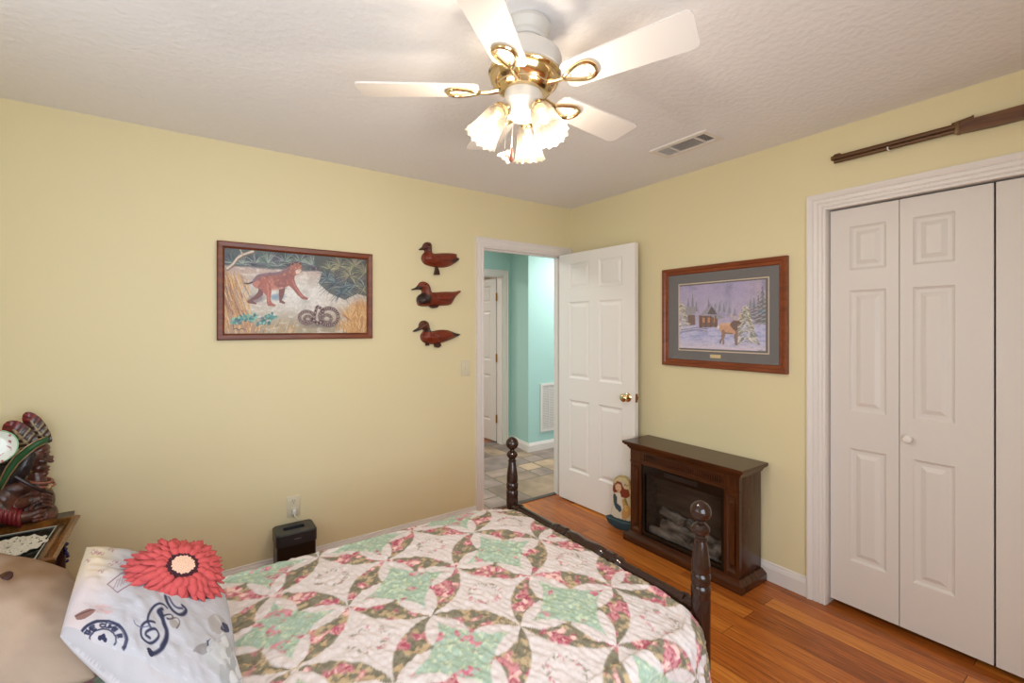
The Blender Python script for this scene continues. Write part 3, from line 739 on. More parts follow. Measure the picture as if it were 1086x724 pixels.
GL = mat('picture_glass', (1, 1, 1, 1), 0.03)
_, b = nodes(GL); b.inputs['Alpha'].default_value = 0.10; b.inputs['IOR'].default_value = 1.5; b.inputs['Specular IOR Level'].default_value = 0.6
q = MB(); q.bm.faces.new([q.bm.verts.new(fB(u, v, 0.0135)) for u, v in ((0.996, 1.214), (1.719, 1.214), (1.719, 1.776), (0.996, 1.776))]); q.build('glass_pane', GL, p2)

# ---------------------------------------------------------------- relief shapes from outlines (ducks, doll)
def relief(name, outline, res, hfun, m, fn, parent=None, colfun=None, **kw):
    P = np.array(outline, float); mn = P.min(0)-res; mx = P.max(0)+res
    us = np.arange(mn[0], mx[0]+res, res); vs = np.arange(mn[1], mx[1]+res, res)
    U, V = np.meshgrid(us, vs, indexing='ij')
    def pin(X, Y):
        r = np.zeros(X.shape, bool)
        for i in range(len(P)):
            x0, y0 = P[i-1]; x1, y1 = P[i]
            if y0 == y1: continue
            r ^= ((Y > min(y0, y1)) & (Y <= max(y0, y1))) & (X < (Y-y0)/(y1-y0)*(x1-x0)+x0)
        return r
    def near(X, Y):
        D = np.full(X.shape, 1e9); NX = X.copy(); NY = Y.copy()
        for i in range(len(P)):
            x0, y0 = P[i-1]; x1, y1 = P[i]; L = (x1-x0)**2+(y1-y0)**2+1e-15
            t = np.clip(((X-x0)*(x1-x0)+(Y-y0)*(y1-y0))/L, 0, 1); px = x0+t*(x1-x0); py = y0+t*(y1-y0)
            d = np.hypot(X-px, Y-py); k = d < D; D[k] = d[k]; NX[k] = px[k]; NY[k] = py[k]
        return D, NX, NY
    cell = pin(U[:-1, :-1]+res/2, V[:-1, :-1]+res/2)
    D, NX, NY = near(U, V); ins = pin(U, V)
    usedv = np.zeros(U.shape, bool)
    for a in (0, 1):
        for b in (0, 1): usedv[a:U.shape[0]-1+a, b:U.shape[1]-1+b] |= cell
    full = np.ones(U.shape, bool)
    pc_ = np.pad(cell, 1)
    full = pc_[:-1, :-1] & pc_[1:, :-1] & pc_[:-1, 1:] & pc_[1:, 1:]
    bd = usedv & ~full
    U2 = np.where(bd, NX, U); V2 = np.where(bd, NY, V); Dd = np.where(bd, 0, np.where(ins, D, 0))
    Hh = hfun(U2, V2, Dd)
    idx = -np.ones(U.shape, int); idx[usedv] = np.arange(usedv.sum()); n = usedv.sum()
    fu, fv = U2[usedv], V2[usedv]
    front = np.array([fn(a, b, h) for a, b, h in zip(fu, fv, Hh[usedv])]); back = np.array([fn(a, b, 0.0005) for a, b in zip(fu, fv)])
    I, J = np.nonzero(cell); F = np.stack([idx[I, J], idx[I+1, J], idx[I+1, J+1], idx[I, J+1]], 1)
    # side walls
    faces = F.tolist()+(F[:, ::-1]+n).tolist()
    cp = np.pad(cell, 1)
    for i, j in zip(I, J):
        for (di, dj, a, b) in ((-1, 0, (0, 1), (0, 0)), (1, 0, (1, 0), (1, 1)), (0, -1, (0, 0), (1, 0)), (0, 1, (1, 1), (0, 1))):
            if not cp[i+1+di, j+1+dj]:
                va = idx[i+a[0], j+a[1]]; vb = idx[i+b[0], j+b[1]]; faces.append([int(va), int(vb), int(vb+n), int(va+n)])
    co = np.concatenate([front, back]); cc = None
    if colfun is not None:
        c0 = colfun(fu, fv); cc = np.concatenate([c0, c0])
    off = (co[:, 0].mean(), co[:, 1].max() if parent is None else 0, co[:, 2].min())
    if parent is not None: off = tuple(origin_of(parent))
    return fast_mesh(name, co, faces, m, parent, cc, True, off=off, **kw)

F0, CX0, CY0_ = 489.5, 543.0, 346.9
def wallA(px, py):   # photo measurement -> metres on the far wall (x, z)
    s, c = math.sin(YAW), math.cos(YAW); u = (px-CX0)/F0; t = -CAM[1]/(c-u*s)
    return (CAM[0]+t*(s+u*c), CAM[2]+t*(CY0_-py)/F0)
def smoothpoly(P, it=2):
    for _ in range(it):
        Q = []
        for i in range(len(P)):
            a, b = P[i], P[(i+1) % len(P)]
            Q += [(a[0]*.75+b[0]*.25, a[1]*.75+b[1]*.25), (a[0]*.25+b[0]*.75, a[1]*.25+b[1]*.75)]
        P = Q
    return P
DUCKM = attr_mat('carved_duck_wood', 0.4, (60, 0.25, 0.003, 4))
def duck(outline, chest, beak_pts, eye, wing, dark, label, tail_dark=None, head=None, headcol=(84, 34, 22)):
    k = 90/501; conv = lambda pts: [wallA(430+x*k, 250+y*k) for x, y in pts]
    O = smoothpoly(conv(outline), 2)
    B = conv(beak_pts); dk = conv(dark) if dark else None; tdk = conv(tail_dark) if tail_dark else None; Wg = conv(wing); Hd = conv(head)
    def col(u, v):
        c = Canvas(u, v, (124, 46, 20))
        c.put(np.clip((fbm(u, v*4, 60, 3)-0.45)*4, 0, 1), (98, 32, 16), 0.7)
        c.poly(Hd, headcol)
        if dk: c.poly(dk, (44, 26, 22))
        if tdk: c.poly(tdk, (40, 20, 16))
        c.poly(B, (58, 34, 24) if headcol[0] < 95 else (48, 32, 26))
        c.line(Wg, 0.0035, (74, 24, 14), 0.8)
        c.ell(*conv([eye])[0], 0.005, 0.005, (14, 10, 10))
        return c.C
    def h(u, v, d):
        r = 0.012+0.055*np.sqrt(np.clip(d/0.075, 0, 1)*(2-np.clip(d/0.075, 0, 1)))
        g = Canvas(u, v, (0, 0, 0)); g.line(Wg, 0.004, (255, 255, 255)); return np.where(d > 0, r-0.004*g.C[..., 0], 0.010)
    return relief('duck_carving', O, 0.004, h, DUCKM, fA, None, col, label=label, cat='carved duck', group='carved wooden ducks in a column on the far wall')
d1 = duck([(72, 80), (95, 70), (103, 48), (120, 37), (140, 40), (150, 58), (148, 95), (158, 108), (210, 103), (270, 103), (302, 110), (290, 122), (316, 138), (295, 158), (262, 178), (230, 188), (190, 188), (150, 182), (118, 172), (100, 158), (90, 135), (95, 112), (112, 98), (108, 84), (85, 86)],
     None, [(70, 80), (98, 66), (104, 80), (85, 88)], (122, 62), [(160, 118), (200, 150), (250, 152), (300, 130)], None,
     'uppermost carved red-brown duck, dark head, standing on a small peg', [(255, 150), (318, 128), (320, 150), (262, 165)], [(100, 30), (155, 30), (155, 98), (118, 98), (100, 84)])
q = MB()
k = 90/501
for P in ([(170, 186), (180, 186), (190, 212), (192, 232), (160, 232), (166, 210)],):
    q.prism([wallA(430+x*k, 250+y*k) for x, y in P], fA, 0.010, 0.034, 0.003)
q.build('peg_foot', mat('dark_carved_wood', rgb(62, 26, 18), 0.4), d1, smooth=True)
d2 = duck([(30, 316), (60, 305), (72, 290), (82, 274), (105, 268), (130, 282), (142, 305), (144, 330), (160, 335), (230, 330), (290, 332), (318, 322), (322, 332), (295, 352), (275, 385), (262, 410), (200, 412), (120, 416), (76, 415), (66, 398), (62, 372), (72, 352), (95, 340), (92, 318), (62, 318), (34, 322)],
     None, [(28, 316), (62, 302), (82, 298), (86, 316), (50, 322), (30, 324)], (100, 292), [(150, 345), (180, 380), (240, 385), (290, 350)], [(64, 350), (100, 338), (132, 360), (130, 400), (75, 404), (60, 380)],
     'middle carved duck, flat-bottomed with black breast and red head', None, [(70, 262), (145, 262), (150, 335), (92, 335), (84, 300)], (118, 48, 28))
q = MB(); q.prism([wallA(430+x*k, 250+y*k) for x, y in [(132, 412), (188, 412), (178, 424), (155, 428), (138, 422)]], fA, 0.010, 0.034, 0.003)
q.build('keel', MATS['dark_carved_wood'], d2, smooth=True)
d3_ = duck([(40, 562), (62, 548), (75, 540), (78, 515), (95, 500), (118, 500), (134, 520), (138, 552), (150, 566), (200, 553), (250, 556), (290, 574), (326, 580), (300, 594), (262, 612), (215, 630), (165, 640), (120, 636), (92, 620), (84, 595), (92, 575), (106, 560), (98, 550), (70, 562), (45, 568)],
     None, [(38, 562), (76, 538), (86, 552), (62, 566), (42, 570)], (100, 520), [(150, 580), (190, 612), (240, 612), (285, 592)], [(104, 545), (136, 545), (140, 566), (104, 568)],
     'lowest carved duck, brown head tucked low over dark feet', [(250, 560), (330, 578), (300, 596), (270, 592)], [(72, 494), (140, 494), (140, 552), (76, 552)], (92, 48, 26))
for P in ([(112, 632), (128, 636), (134, 646), (114, 648)], [(162, 638), (196, 632), (202, 648), (186, 660), (166, 656)]):
    q = MB(); q.prism([wallA(430+x*k, 250+y*k) for x, y in P], fA, 0.010, 0.032, 0.003)
    q.build('foot', MATS['dark_carved_wood'], d3_, smooth=True)

# ---------------------------------------------------------------- rifle on the wall above the closet
GUNM = mat('browned_gun_steel', rgb(98, 68, 42), 0.4, 0.4); GUNW = wood('walnut_gun_stock', rgb(84, 52, 32), rgb(116, 76, 46), 0.4, 'Y')
rf = empty('long_rifle', (-0.03, -2.6, 2.24), label='old brown long-barrelled rifle mounted on the wall above the closet', cat='rifle')
q = MB(); mm = Matrix.Translation((-0.030, -1.977, 2.2775)) @ Matrix.Rotation(PI/2, 4, 'X')
q.lathe([(0.004, 0.0), (0.0115, 0.0), (0.0115, 0.75), (0.0135, 0.80)], 8, mm); q.build('barrel', GUNM, rf, smooth=30)
q = MB(); q.lathe([(0.0095, 0.012), (0.0095, 0.50)], 10, Matrix.Translation((-0.030, -1.977, 2.2585)) @ Matrix.Rotation(PI/2, 4, 'X')); q.build('magazine_tube', GUNM, rf, smooth=30)
q = MB(); q.prism([(-1.982, 2.288), (-1.990, 2.296), (-2.012, 2.297), (-2.022, 2.288)], lambda u, v, d: (-0.030+d, u, v), -0.002, 0.002); q.build('front_sight', GUNM, rf)
q = MB(); q.prism([(-2.425, 2.286), (-2.425, 2.294), (-2.485, 2.302), (-2.492, 2.306), (-2.495, 2.286)], lambda u, v, d: (-0.030+d, u, v), -0.004, 0.004); q.build('rear_sight', GUNM, rf)
stock = [(-2.440, 2.245), (-2.440, 2.281), (-2.47, 2.287), (-2.70, 2.290), (-2.86, 2.290), (-2.96, 2.278), (-3.06, 2.262), (-3.40, 2.258), (-3.40, 2.128), (-3.10, 2.20), (-2.98, 2.228), (-2.86, 2.240), (-2.55, 2.239), (-2.47, 2.243)]
q = MB(); q.prism(stock, lambda u, v, d: (-0.030+d, u, v), -0.019, 0.019, 0.006)
q.build('stock', GUNW, rf, smooth=True)
box('barrel_band', (-0.0505, -2.452, 2.243), (-0.0095, -2.438, 2.2905), mat('worn_band_metal', rgb(120, 92, 62), 0.4, 0.6), rf, bev=0.002, label='worn metal band')
for hy_, hz_ in ((-2.211, 2.247), (-2.75, 2.236)):
    q = MB(); q.tube([(-0.0005, hy_, hz_), (-0.048, hy_, hz_), (-0.052, hy_, hz_+0.012)], 0.003, 8); q.build('hook', WHITE, rf, smooth=True)

# ---------------------------------------------------------------- ceiling fan
fan = empty('ceiling_fan', (-1.760, -1.724, 2.44), label='white and brass five-blade ceiling fan with three lit glass shades', cat='ceiling fan')
n_ = Vector((0.055, -0.023, 1)).normalized()
fan.rotation_euler = Vector((0, 0, 1)).rotation_difference(n_).to_euler()
q = MB(); q.lathe([(0.062, 0.0), (0.078, -0.002), (0.080, -0.014), (0.070, -0.030), (0.066, -0.040), (0.068, -0.052), (0.062, -0.060)], 40); q.build('canopy', FANW, fan, smooth=30, local=True)
q = MB(); q.lathe([(0.058, -0.058), (0.060, -0.085), (0.095, -0.092), (0.116, -0.104), (0.122, -0.120), (0.122, -0.160), (0.116, -0.166)], 48); q.build('motor_housing', FANW, fan, smooth=30, local=True)
q = MB(); q.lathe([(0.115, -0.163), (0.121, -0.166), (0.121, -0.172), (0.114, -0.176), (0.117, -0.184), (0.112, -0.196), (0.100, -0.208), (0.092, -0.214), (0.092, -0.219), (0.080, -0.228), (0.060, -0.232)], 48); q.build('brass_ring', BRASS, fan, smooth=30, local=True)
q = MB(); q.lathe([(0.045, -0.228), (0.062, -0.232), (0.064, -0.240), (0.064, -0.268), (0.058, -0.276), (0.050, -0.284), (0.042, -0.300), (0.038, -0.318), (0.020, -0.324)], 40); hub = q.build('light_hub', FANW, fan, smooth=30, local=True)
SILVER = mat('bright_silver_metal', rgb(225, 220, 210), 0.15, 1.0)
RB = 0.545
for kk in range(5):
    # azimuths about the hub; order: lower-right, back-left, left, near, right
    az = math.radians((3.2, 75.2, 147.2, 219.2, 291.2)[kk] + (1.5, -1.0, 0.0, 0.0, 3.0)[kk])
    droop = (0.055, 0.0, -0.07, 0.0, 0.10)[kk]
    M = Matrix.Rotation(az, 4, 'Z') @ Matrix.Translation((0, 0, -0.222)) @ Matrix.Rotation(-droop, 4, 'Y') @ Matrix.Rotation(math.radians(-10.5), 4, 'X')
    bl = MB(); P = []
    w0, w1 = 0.056, 0.069; r0, r1 = 0.150, RB; rc = 0.022
    P = [(r0, -w0*0.75), (r0+0.018, -w0)]
    for t in range(7): a = -PI/2+PI/2*t/6; P.append((r1-rc+rc*math.cos(a), -w1+rc+rc*math.sin(a)))
    for t in range(7): a = PI/2*t/6; P.append((r1-rc+rc*math.cos(a), w1-rc+rc*math.sin(a)))
    P += [(r0+0.018, w0), (r0, w0*0.75)]
    bl.prism(P, lambda u, v, d: M @ Vector((u, v, d)), 0.003, -0.003)
    blade = bl.build('fan_blade', FANB, fan, local=True)
    # blade iron: teardrop loop under the blade with arm to the motor
    q = MB(); L = []
    for t in range(28):
        a = 2*PI*t/28; x = 0.188-0.054*math.cos(a); y = 0.034*math.sin(a)*(0.75-0.4*math.cos(a)); L.append(M @ Vector((x+0.012, y*1.25, -0.008)))
    q.tube(L, 0.0062, 8, closed=True)
    q.tube([M @ Vector((0.150, 0, -0.008)), M @ Vector((0.120, 0, -0.007)), M @ Vector((0.085, 0, 0.000))], [0.007, 0.008, 0.010], 8)
    for x, y in ((0.16, 0.0), (0.215, 0.022), (0.215, -0.022)): q.sphere(M @ Vector((x+0.01, y, -0.006)), 0.004, 8)
    q.build('blade_iron', BRASS, fan, smooth=True, local=True)
SH = mat('frosted_glass_shade', rgb(255, 240, 222), 0.35)
def shade_material(m):
    nt, b = nodes(m); out = nt.nodes['Material Output']
    tr = N(nt, 'ShaderNodeBsdfTranslucent'); tr.inputs[0].default_value = (0.055, 0.045, 0.034, 1)
    df = N(nt, 'ShaderNodeBsdfDiffuse'); df.inputs[0].default_value = (0.10, 0.09, 0.075, 1)
    tp = N(nt, 'ShaderNodeBsdfTransparent'); tp.inputs[0].default_value = (1, 0.96, 0.9, 1)
    gl = N(nt, 'ShaderNodeBsdfGlossy'); gl.inputs['Roughness'].default_value = 0.25
    m1 = N(nt, 'ShaderNodeMixShader'); m1.inputs[0].default_value = 0.35; nt.links.new(tr.outputs[0], m1.inputs[1]); nt.links.new(df.outputs[0], m1.inputs[2])
    m2 = N(nt, 'ShaderNodeMixShader'); m2.inputs[0].default_value = 0.38; nt.links.new(m1.outputs[0], m2.inputs[1]); nt.links.new(tp.outputs[0], m2.inputs[2])
    m3 = N(nt, 'ShaderNodeMixShader'); m3.inputs[0].default_value = 0.05; nt.links.new(m2.outputs[0], m3.inputs[1]); nt.links.new(gl.outputs[0], m3.inputs[2])
    nt.links.new(m3.outputs[0], out.inputs[0])
shade_material(SH)
BULB = mat('lit_bulb', rgb(255, 225, 180), 0.4); _, b = nodes(BULB); b.inputs['Emission Color'].default_value = rgb(255, 224, 176); b.inputs['Emission Strength'].default_value = 4
for az_rel in (15, 135, -105):
    phi = PI/2-YAW-math.radians(az_rel)      # azimuth measured from the view direction, clockwise
    A = Vector((math.cos(phi), math.sin(phi), 0)); dirv = (A*0.50+Vector((0, 0, -0.87))).normalized()
    start = A*0.045+Vector((0, 0, -0.285)); neck = A*0.072+Vector((0, 0, -0.296))
    Mx = Matrix.Translation(neck) @ dirv.to_track_quat('Z', 'Y').to_matrix().to_4x4()
    q = MB(); q.tube([A*0.02+Vector((0, 0, -0.285)), A*0.05+Vector((0, 0, -0.283)), neck], 0.009, 10)
    q.lathe([(0.012, -0.014), (0.020, -0.010), (0.026, -0.002), (0.027, 0.014), (0.024, 0.018)], 20, Mx); arm = q.build('lamp_arm', BRASS, fan, smooth=True, local=True)
    q = MB(); nf = 14
    def fl(r, z, a):
        k_ = min(1, z/0.125); return (r*(1+0.035*k_*math.cos(nf*a)), z+0.003*k_**3*math.cos(nf*a))
    q.lathe([(0.024, 0.010), (0.033, 0.016), (0.038, 0.030), (0.041, 0.055), (0.045, 0.085), (0.051, 0.112), (0.057, 0.126)], 84, Mx, cap=False, flute=fl)
    shd = q.build('glass_shade', SH, arm, smooth='all', local=True)
    q = MB(); q.sphere(Mx @ Vector((0, 0, 0.055)), (0.017, 0.017, 0.017), 14); q.tube([Mx @ Vector((0, 0, 0.012)), Mx @ Vector((0, 0, 0.046))], 0.011, 10)
    q.build('bulb', BULB, arm, smooth=True, local=True)
    l = bpy.data.lights.new('bulb_light', 'POINT'); l.energy = BULB_POWER; l.color = (1, 0.90, 0.77); l.shadow_soft_size = 0.03
    lo = bpy.data.objects.new('bulb_light', l); lo.location = Mx @ Vector((0, 0, 0.108)); lo.parent = arm; COL.objects.link(lo)
# pull chains, hanging from the hub
def cam_side(r, f):   # offset r to the camera's right, f towards the far side
    s, c = math.sin(YAW), math.cos(YAW); return Vector((c*r+s*f, -s*r+c*f, 0))
pcs = cam_side(-0.028, -0.050)
q = MB(); q.tube([pcs+Vector((0, 0, -0.262)), pcs+Vector((0, 0, -0.44))], 0.0012, 6); ch = q.build('pull_chain', SILVER, fan, local=True)
q = MB(); q.lathe([(0.0015, -0.435), (0.005, -0.442), (0.0078, -0.466), (0.0078, -0.476), (0.004, -0.482)], 14, Matrix.Translation(pcs)); q.build('wooden_pull', mat('walnut_pull', rgb(120, 62, 34), 0.35), ch, smooth=True, local=True)
pcs = cam_side(-0.052, 0.0)
q = MB(); q.tube([pcs+Vector((0, 0, -0.262)), pcs+Vector((0, 0, -0.42))], 0.0012, 6); ch = q.build('pull_chain', SILVER, fan, local=True)
q = MB()
for kf in range(9):
    a = kf*0.7; q.sphere(pcs+Vector((0.016*math.cos(a), 0.010*math.sin(a), -0.428-0.0045*kf)), (0.010, 0.006, 0.007), 10, Euler((kf, a, 0)).to_matrix().to_4x4())
q.build('flower_pull', mat('white_porcelain', rgb(236, 232, 224), 0.25), ch, smooth=True, local=True)

# ---------------------------------------------------------------- electric fireplace
fp = empty('electric_fireplace', (-0.15, -1.245, 0), label='dark cherry-wood electric fireplace with glass front and fake logs', cat='fireplace')
def fpb(name, a, b, m=FP_X, bev=0.002, parent=fp, **kw): return box(name, a, b, m, parent, bev, **kw)
XB = -0.020                                  # back against the baseboard
q = MB()   # plinth, stepped
q.box((-0.290, -1.655, 0.0), (XB, -0.838, 0.042), 0.004, 2)
def slope_ring(q, x0, x1, y0, y1, z0, X0, Y0, Y1, z1):
    a = [q.bm.verts.new(p) for p in ((x0, y0, z0), (x1, y0, z0), (x1, y1, z0), (x0, y1, z0))]
    b = [q.bm.verts.new(p) for p in ((X0, Y0, z1), (x1, Y0, z1), (x1, Y1, z1), (X0, Y1, z1))]
    q.bm.faces.new(a[::-1]); q.bm.faces.new(b)
    for k in range(4): q.bm.faces.new((a[k], a[(k+1) % 4], b[(k+1) % 4], b[k]))
slope_ring(q, -0.288, XB, -1.653, -0.840, 0.042, -0.262, -1.628, -0.865, 0.062)
q.build('plinth', FP_X, fp, smooth=True)
by0, by1 = -1.622, -0.872; fx = -0.252
fpb('side_panel', (fx+0.020, by0+0.0015, 0.060), (XB, by0+0.016, 0.612), FP_Z, 0.001)
fpb('side_panel', (fx+0.020, by1-0.016, 0.060), (XB, by1-0.0015, 0.612), FP_Z, 0.001)
fpb('back_panel', (XB-0.008, by0+0.016, 0.060), (XB, by1-0.016, 0.612), DARK, 0)
for ya, yb in ((by0, by0+0.088), (by1-0.088, by1)):
    ps = [(0.022, 0.085, 0.066, 0.500)]
    c = panel_door('pilaster', 0.088, 0.060, 0.530, 0.022, ps and [(0.018, 0.085, 0.070, 0.505)], FP_Z, fp, lambda u, v, d, ya=ya: (fx-d, ya+u, v))
    q = MB(); q.box((fx-0.004, ya-0.002, 0.528), (fx+0.03, yb+0.002, 0.536)); q.box((fx-0.002, ya, 0.536), (fx+0.03, yb, 0.610), 0.001)
    q.build('capital', FP_Z, c)
ry0, ry1 = by0+0.088, by1-0.088
q = MB(); q.box((fx+0.002, ry0, 0.540), (fx+0.030, ry1, 0.612)); q.box((fx-0.003, ry0, 0.530), (fx+0.02, ry1, 0.541), 0.002, 2)
frz = q.build('frieze', FP_X, fp)
q = MB(); nfl = 38; y = ry0+0.02; st = (ry1-ry0-0.04)/nfl
for i in range(nfl): q.box((fx-0.008, y+i*st+st*0.25, 0.554), (fx+0.004, y+i*st+st*0.75, 0.596), 0.0015, 1)
q.build('fluting', FP_X, frz, label='row of small vertical flutes')
q = MB()   # cornice, mitred profile on three sides
prof = [(0.0, 0.610), (0.006, 0.612), (0.008, 0.620), (0.014, 0.624), (0.018, 0.634), (0.030, 0.640), (0.032, 0.646), (0.038, 0.648), (0.040, 0.662), (0.038, 0.665)]
rings = [[q.bm.verts.new(p) for p in ((XB, by0-o, z), (fx-o, by0-o, z), (fx-o, by1+o, z), (XB, by1+o, z))] for o, z in prof]
for a, b in zip(rings[:-1], rings[1:]):
    for k in range(4): q.bm.faces.new((a[k], a[(k+1) % 4], b[(k+1) % 4], b[k]))
q.bm.faces.new(rings[0][::-1]); q.bm.faces.new(rings[-1])
q.build('mantel_top', FP_X, fp, smooth=25)
# firebox insert
ins = MB(); a = fx+0.008
ins.box((a, ry0, 0.470), (a+0.02, ry1, 0.530)); ins.box((a, ry0, 0.064), (a+0.02, ry0+0.022, 0.470)); ins.box((a, ry1-0.022, 0.064), (a+0.02, ry1, 0.470)); ins.box((a, ry0+0.022, 0.064), (a+0.02, ry1-0.022, 0.092))
SB = mat('black_glossy_insert', rgb(16, 13, 12), 0.18)
inr = ins.build('insert_frame', SB, fp)
box('control_panel', (a-0.002, -1.365, 0.488), (a+0.001, -1.135, 0.514), mat('black_control', rgb(34, 30, 28), 0.3), inr)
bk = MB(); bk.box((a+0.15, ry0, 0.064), (a+0.155, ry1, 0.53)); bk.box((a+0.02, ry0, 0.064), (a+0.155, ry1, 0.075)); bk.box((a+0.02, ry0, 0.50), (a+0.155, ry1, 0.505)); bk.box((a+0.02, ry0, 0.075), (a+0.155, ry0+0.004, 0.5)); bk.box((a+0.02, ry1-0.004, 0.075), (a+0.155, ry1, 0.5))
fb = bk.build('firebox', wood('brown_firebox_panel', rgb(70, 54, 42), rgb(96, 76, 60), 0.7, 'Y'), fp)
LOG = bump(tint(mat('grey_ceramic_log', rgb(120, 108, 98), 0.8), rgb(150, 138, 126), rgb(60, 52, 46), 22, (1, 0.3, 1), 5), 40, 0.9, 0.01, 5, (1, 0.25, 1))
rg = random.Random(3)
def log(p0, p1, r):
    q = MB(); p0 = Vector(p0); p1 = Vector(p1); n = 12; pts = [p0.lerp(p1, t/n)+Vector((rg.uniform(-.003, .003), 0, rg.uniform(-.004, .004))) for t in range(n+1)]
    q.tube(pts, [r*rg.uniform(0.88, 1.1) for _ in pts], 12); return q.build('log', LOG, fb, smooth=True)
log((a+0.10, -1.49, 0.135), (a+0.09, -1.06, 0.145), 0.040)
log((a+0.06, -1.46, 0.105), (a+0.045, -1.16, 0.100), 0.028)
log((a+0.06, -1.20, 0.105), (a+0.05, -0.99, 0.100), 0.026)
log((a+0.05, -1.44, 0.165), (a+0.10, -1.24, 0.215), 0.026)
log((a+0.09, -1.22, 0.205), (a+0.10, -1.05, 0.225), 0.030)
log((a+0.04, -1.30, 0.125), (a+0.08, -1.10, 0.185), 0.022)
q = MB()
for _ in range(90):
    q.sphere((a+rg.uniform(0.03, 0.13), rg.uniform(ry0+0.03, ry1-0.03), 0.078+rg.uniform(0, 0.008)), (rg.uniform(.005, .014), rg.uniform(.006, .016), rg.uniform(.004, .010)), 6)
q.build('embers', LOG, fb, kind='stuff', label='bed of grey cinders')
FG = mat('fireplace_glass', rgb(30, 22, 16), 0.04); _, b = nodes(FG); b.inputs['Alpha'].default_value = 0.14
q = MB(); q.box((a+0.010, ry0+0.022, 0.092), (a+0.014, ry1-0.022, 0.470)); q.build('glass_pane', FG, inr)

# ---------------------------------------------------------------- painted wooden doll beside the fireplace
def doll():
    k = 60/543
    # cut-out board leaning on the door, board plane parallel to the door; u along -y, v up
    ox, oy = -0.190, -0.560
    s, c = math.sin(YAW), math.cos(YAW)
    def conv(pts):
        R_ = []
        for x, y in pts:
            px, py = 640+x*k, 490+y*k; uu = (px-CX0)/F0
            t = (-0.185-CAM[0])/(s+uu*c); R_.append((-(CAM[1]+t*(c-uu*s)), CAM[2]+t*(CY0_-py)/F0))
        return R_
    out = [(34, 482), (60, 478), (84, 468), (92, 420), (112, 380), (106, 300), (112, 272), (102, 240), (104, 200), (112, 140), (140, 108), (180, 95), (225, 105), (262, 140), (274, 190), (275, 260), (272, 340), (300, 400), (300, 470), (330, 540), (328, 600), (280, 630), (200, 622), (130, 600), (70, 550), (42, 510)]
    out = [(min(x, 284), y) for x, y in out]
    O = smoothpoly(conv(out), 2); zmin = min(v for u, v in O); O = [(u, v-zmin+0.002) for u, v in O]
    sh = lambda pts: [(u, v-zmin+0.002) for u, v in conv(pts)]
    def col(u, v):
        cc = Canvas(u, v, (206, 190, 158))
        cc.poly(sh([(98, 240), (100, 130), (180, 85), (280, 120), (282, 300), (210, 300), (240, 180), (180, 130), (120, 190)]), (206, 186, 140))
        cc.line(sh([(120, 130), (170, 104), (230, 118), (262, 160), (270, 230)]), 0.006, (180, 154, 100))
        cc.poly(sh([(108, 200), (150, 150), (190, 165), (215, 220), (262, 240), (268, 300), (230, 318), (190, 300), (180, 250), (120, 262), (102, 236)]), (128, 52, 30))
        for _ in range(60):
            p = sh([(random.uniform(105, 265), random.uniform(160, 310))])[0]
            if random.random() < .6: cc.ell(p[0], p[1], 0.006, 0.004, random.choice([(156, 72, 40), (96, 34, 22)]), 0.5)
        cc.poly(sh([(132, 190), (160, 172), (188, 190), (192, 228), (172, 260), (148, 240), (134, 222)]), (222, 180, 146))
        cc.ell(*sh([(150, 206)])[0], 0.003, 0.002, (50, 40, 40)); cc.ell(*sh([(174, 202)])[0], 0.003, 0.002, (50, 40, 40)); cc.line(sh([(156, 236), (170, 236)]), 0.0015, (170, 70, 60))
        cc.poly(sh([(120, 262), (180, 268), (200, 330), (210, 420), (230, 520), (150, 500), (84, 468), (110, 380)]), (222, 212, 194))
        cc.poly(sh([(108, 280), (130, 268), (150, 300), (152, 360), (190, 392), (198, 430), (180, 450), (140, 410), (118, 370)]), (46, 76, 92))
        cc.poly(sh([(196, 330), (232, 322), (250, 370), (276, 400), (282, 470), (240, 520), (204, 510), (196, 450), (214, 400)]), (196, 146, 84))
        cc.ell(*sh([(238, 412)])[0], 0.02, 0.02, (210, 164, 100)); cc.ell(*sh([(246, 404)])[0], 0.004, 0.004, (40, 28, 20))
        cc.poly(sh([(214, 320), (236, 316), (262, 390), (240, 380)]), (118, 120, 66))
        cc.poly(sh([(34, 478), (90, 470), (150, 500), (230, 522), (300, 540), (340, 560), (330, 640), (200, 640), (80, 590)]), (36, 66, 78))
        cc.line(sh([(50, 490), (110, 510), (200, 545), (290, 560)]), 0.004, (96, 128, 130), 0.7)
        return cc.C
    Y0 = oy
    lean = 0.06
    def fn(u, v, d): return (-0.182-d+0.0-0.0*u-(0.012-lean*v*0.3)-0.0, -u, v)
    o = relief('wooden_doll', O, 0.004, lambda u, v, d: np.where(d > 0, 0.012+0.006*np.clip(d/0.03, 0, 1), 0.011), attr_mat('painted_doll', 0.5), fn, None, col,
               label='painted wooden girl doll with red hair and blue skirt, standing by the door', cat='doll')
doll()

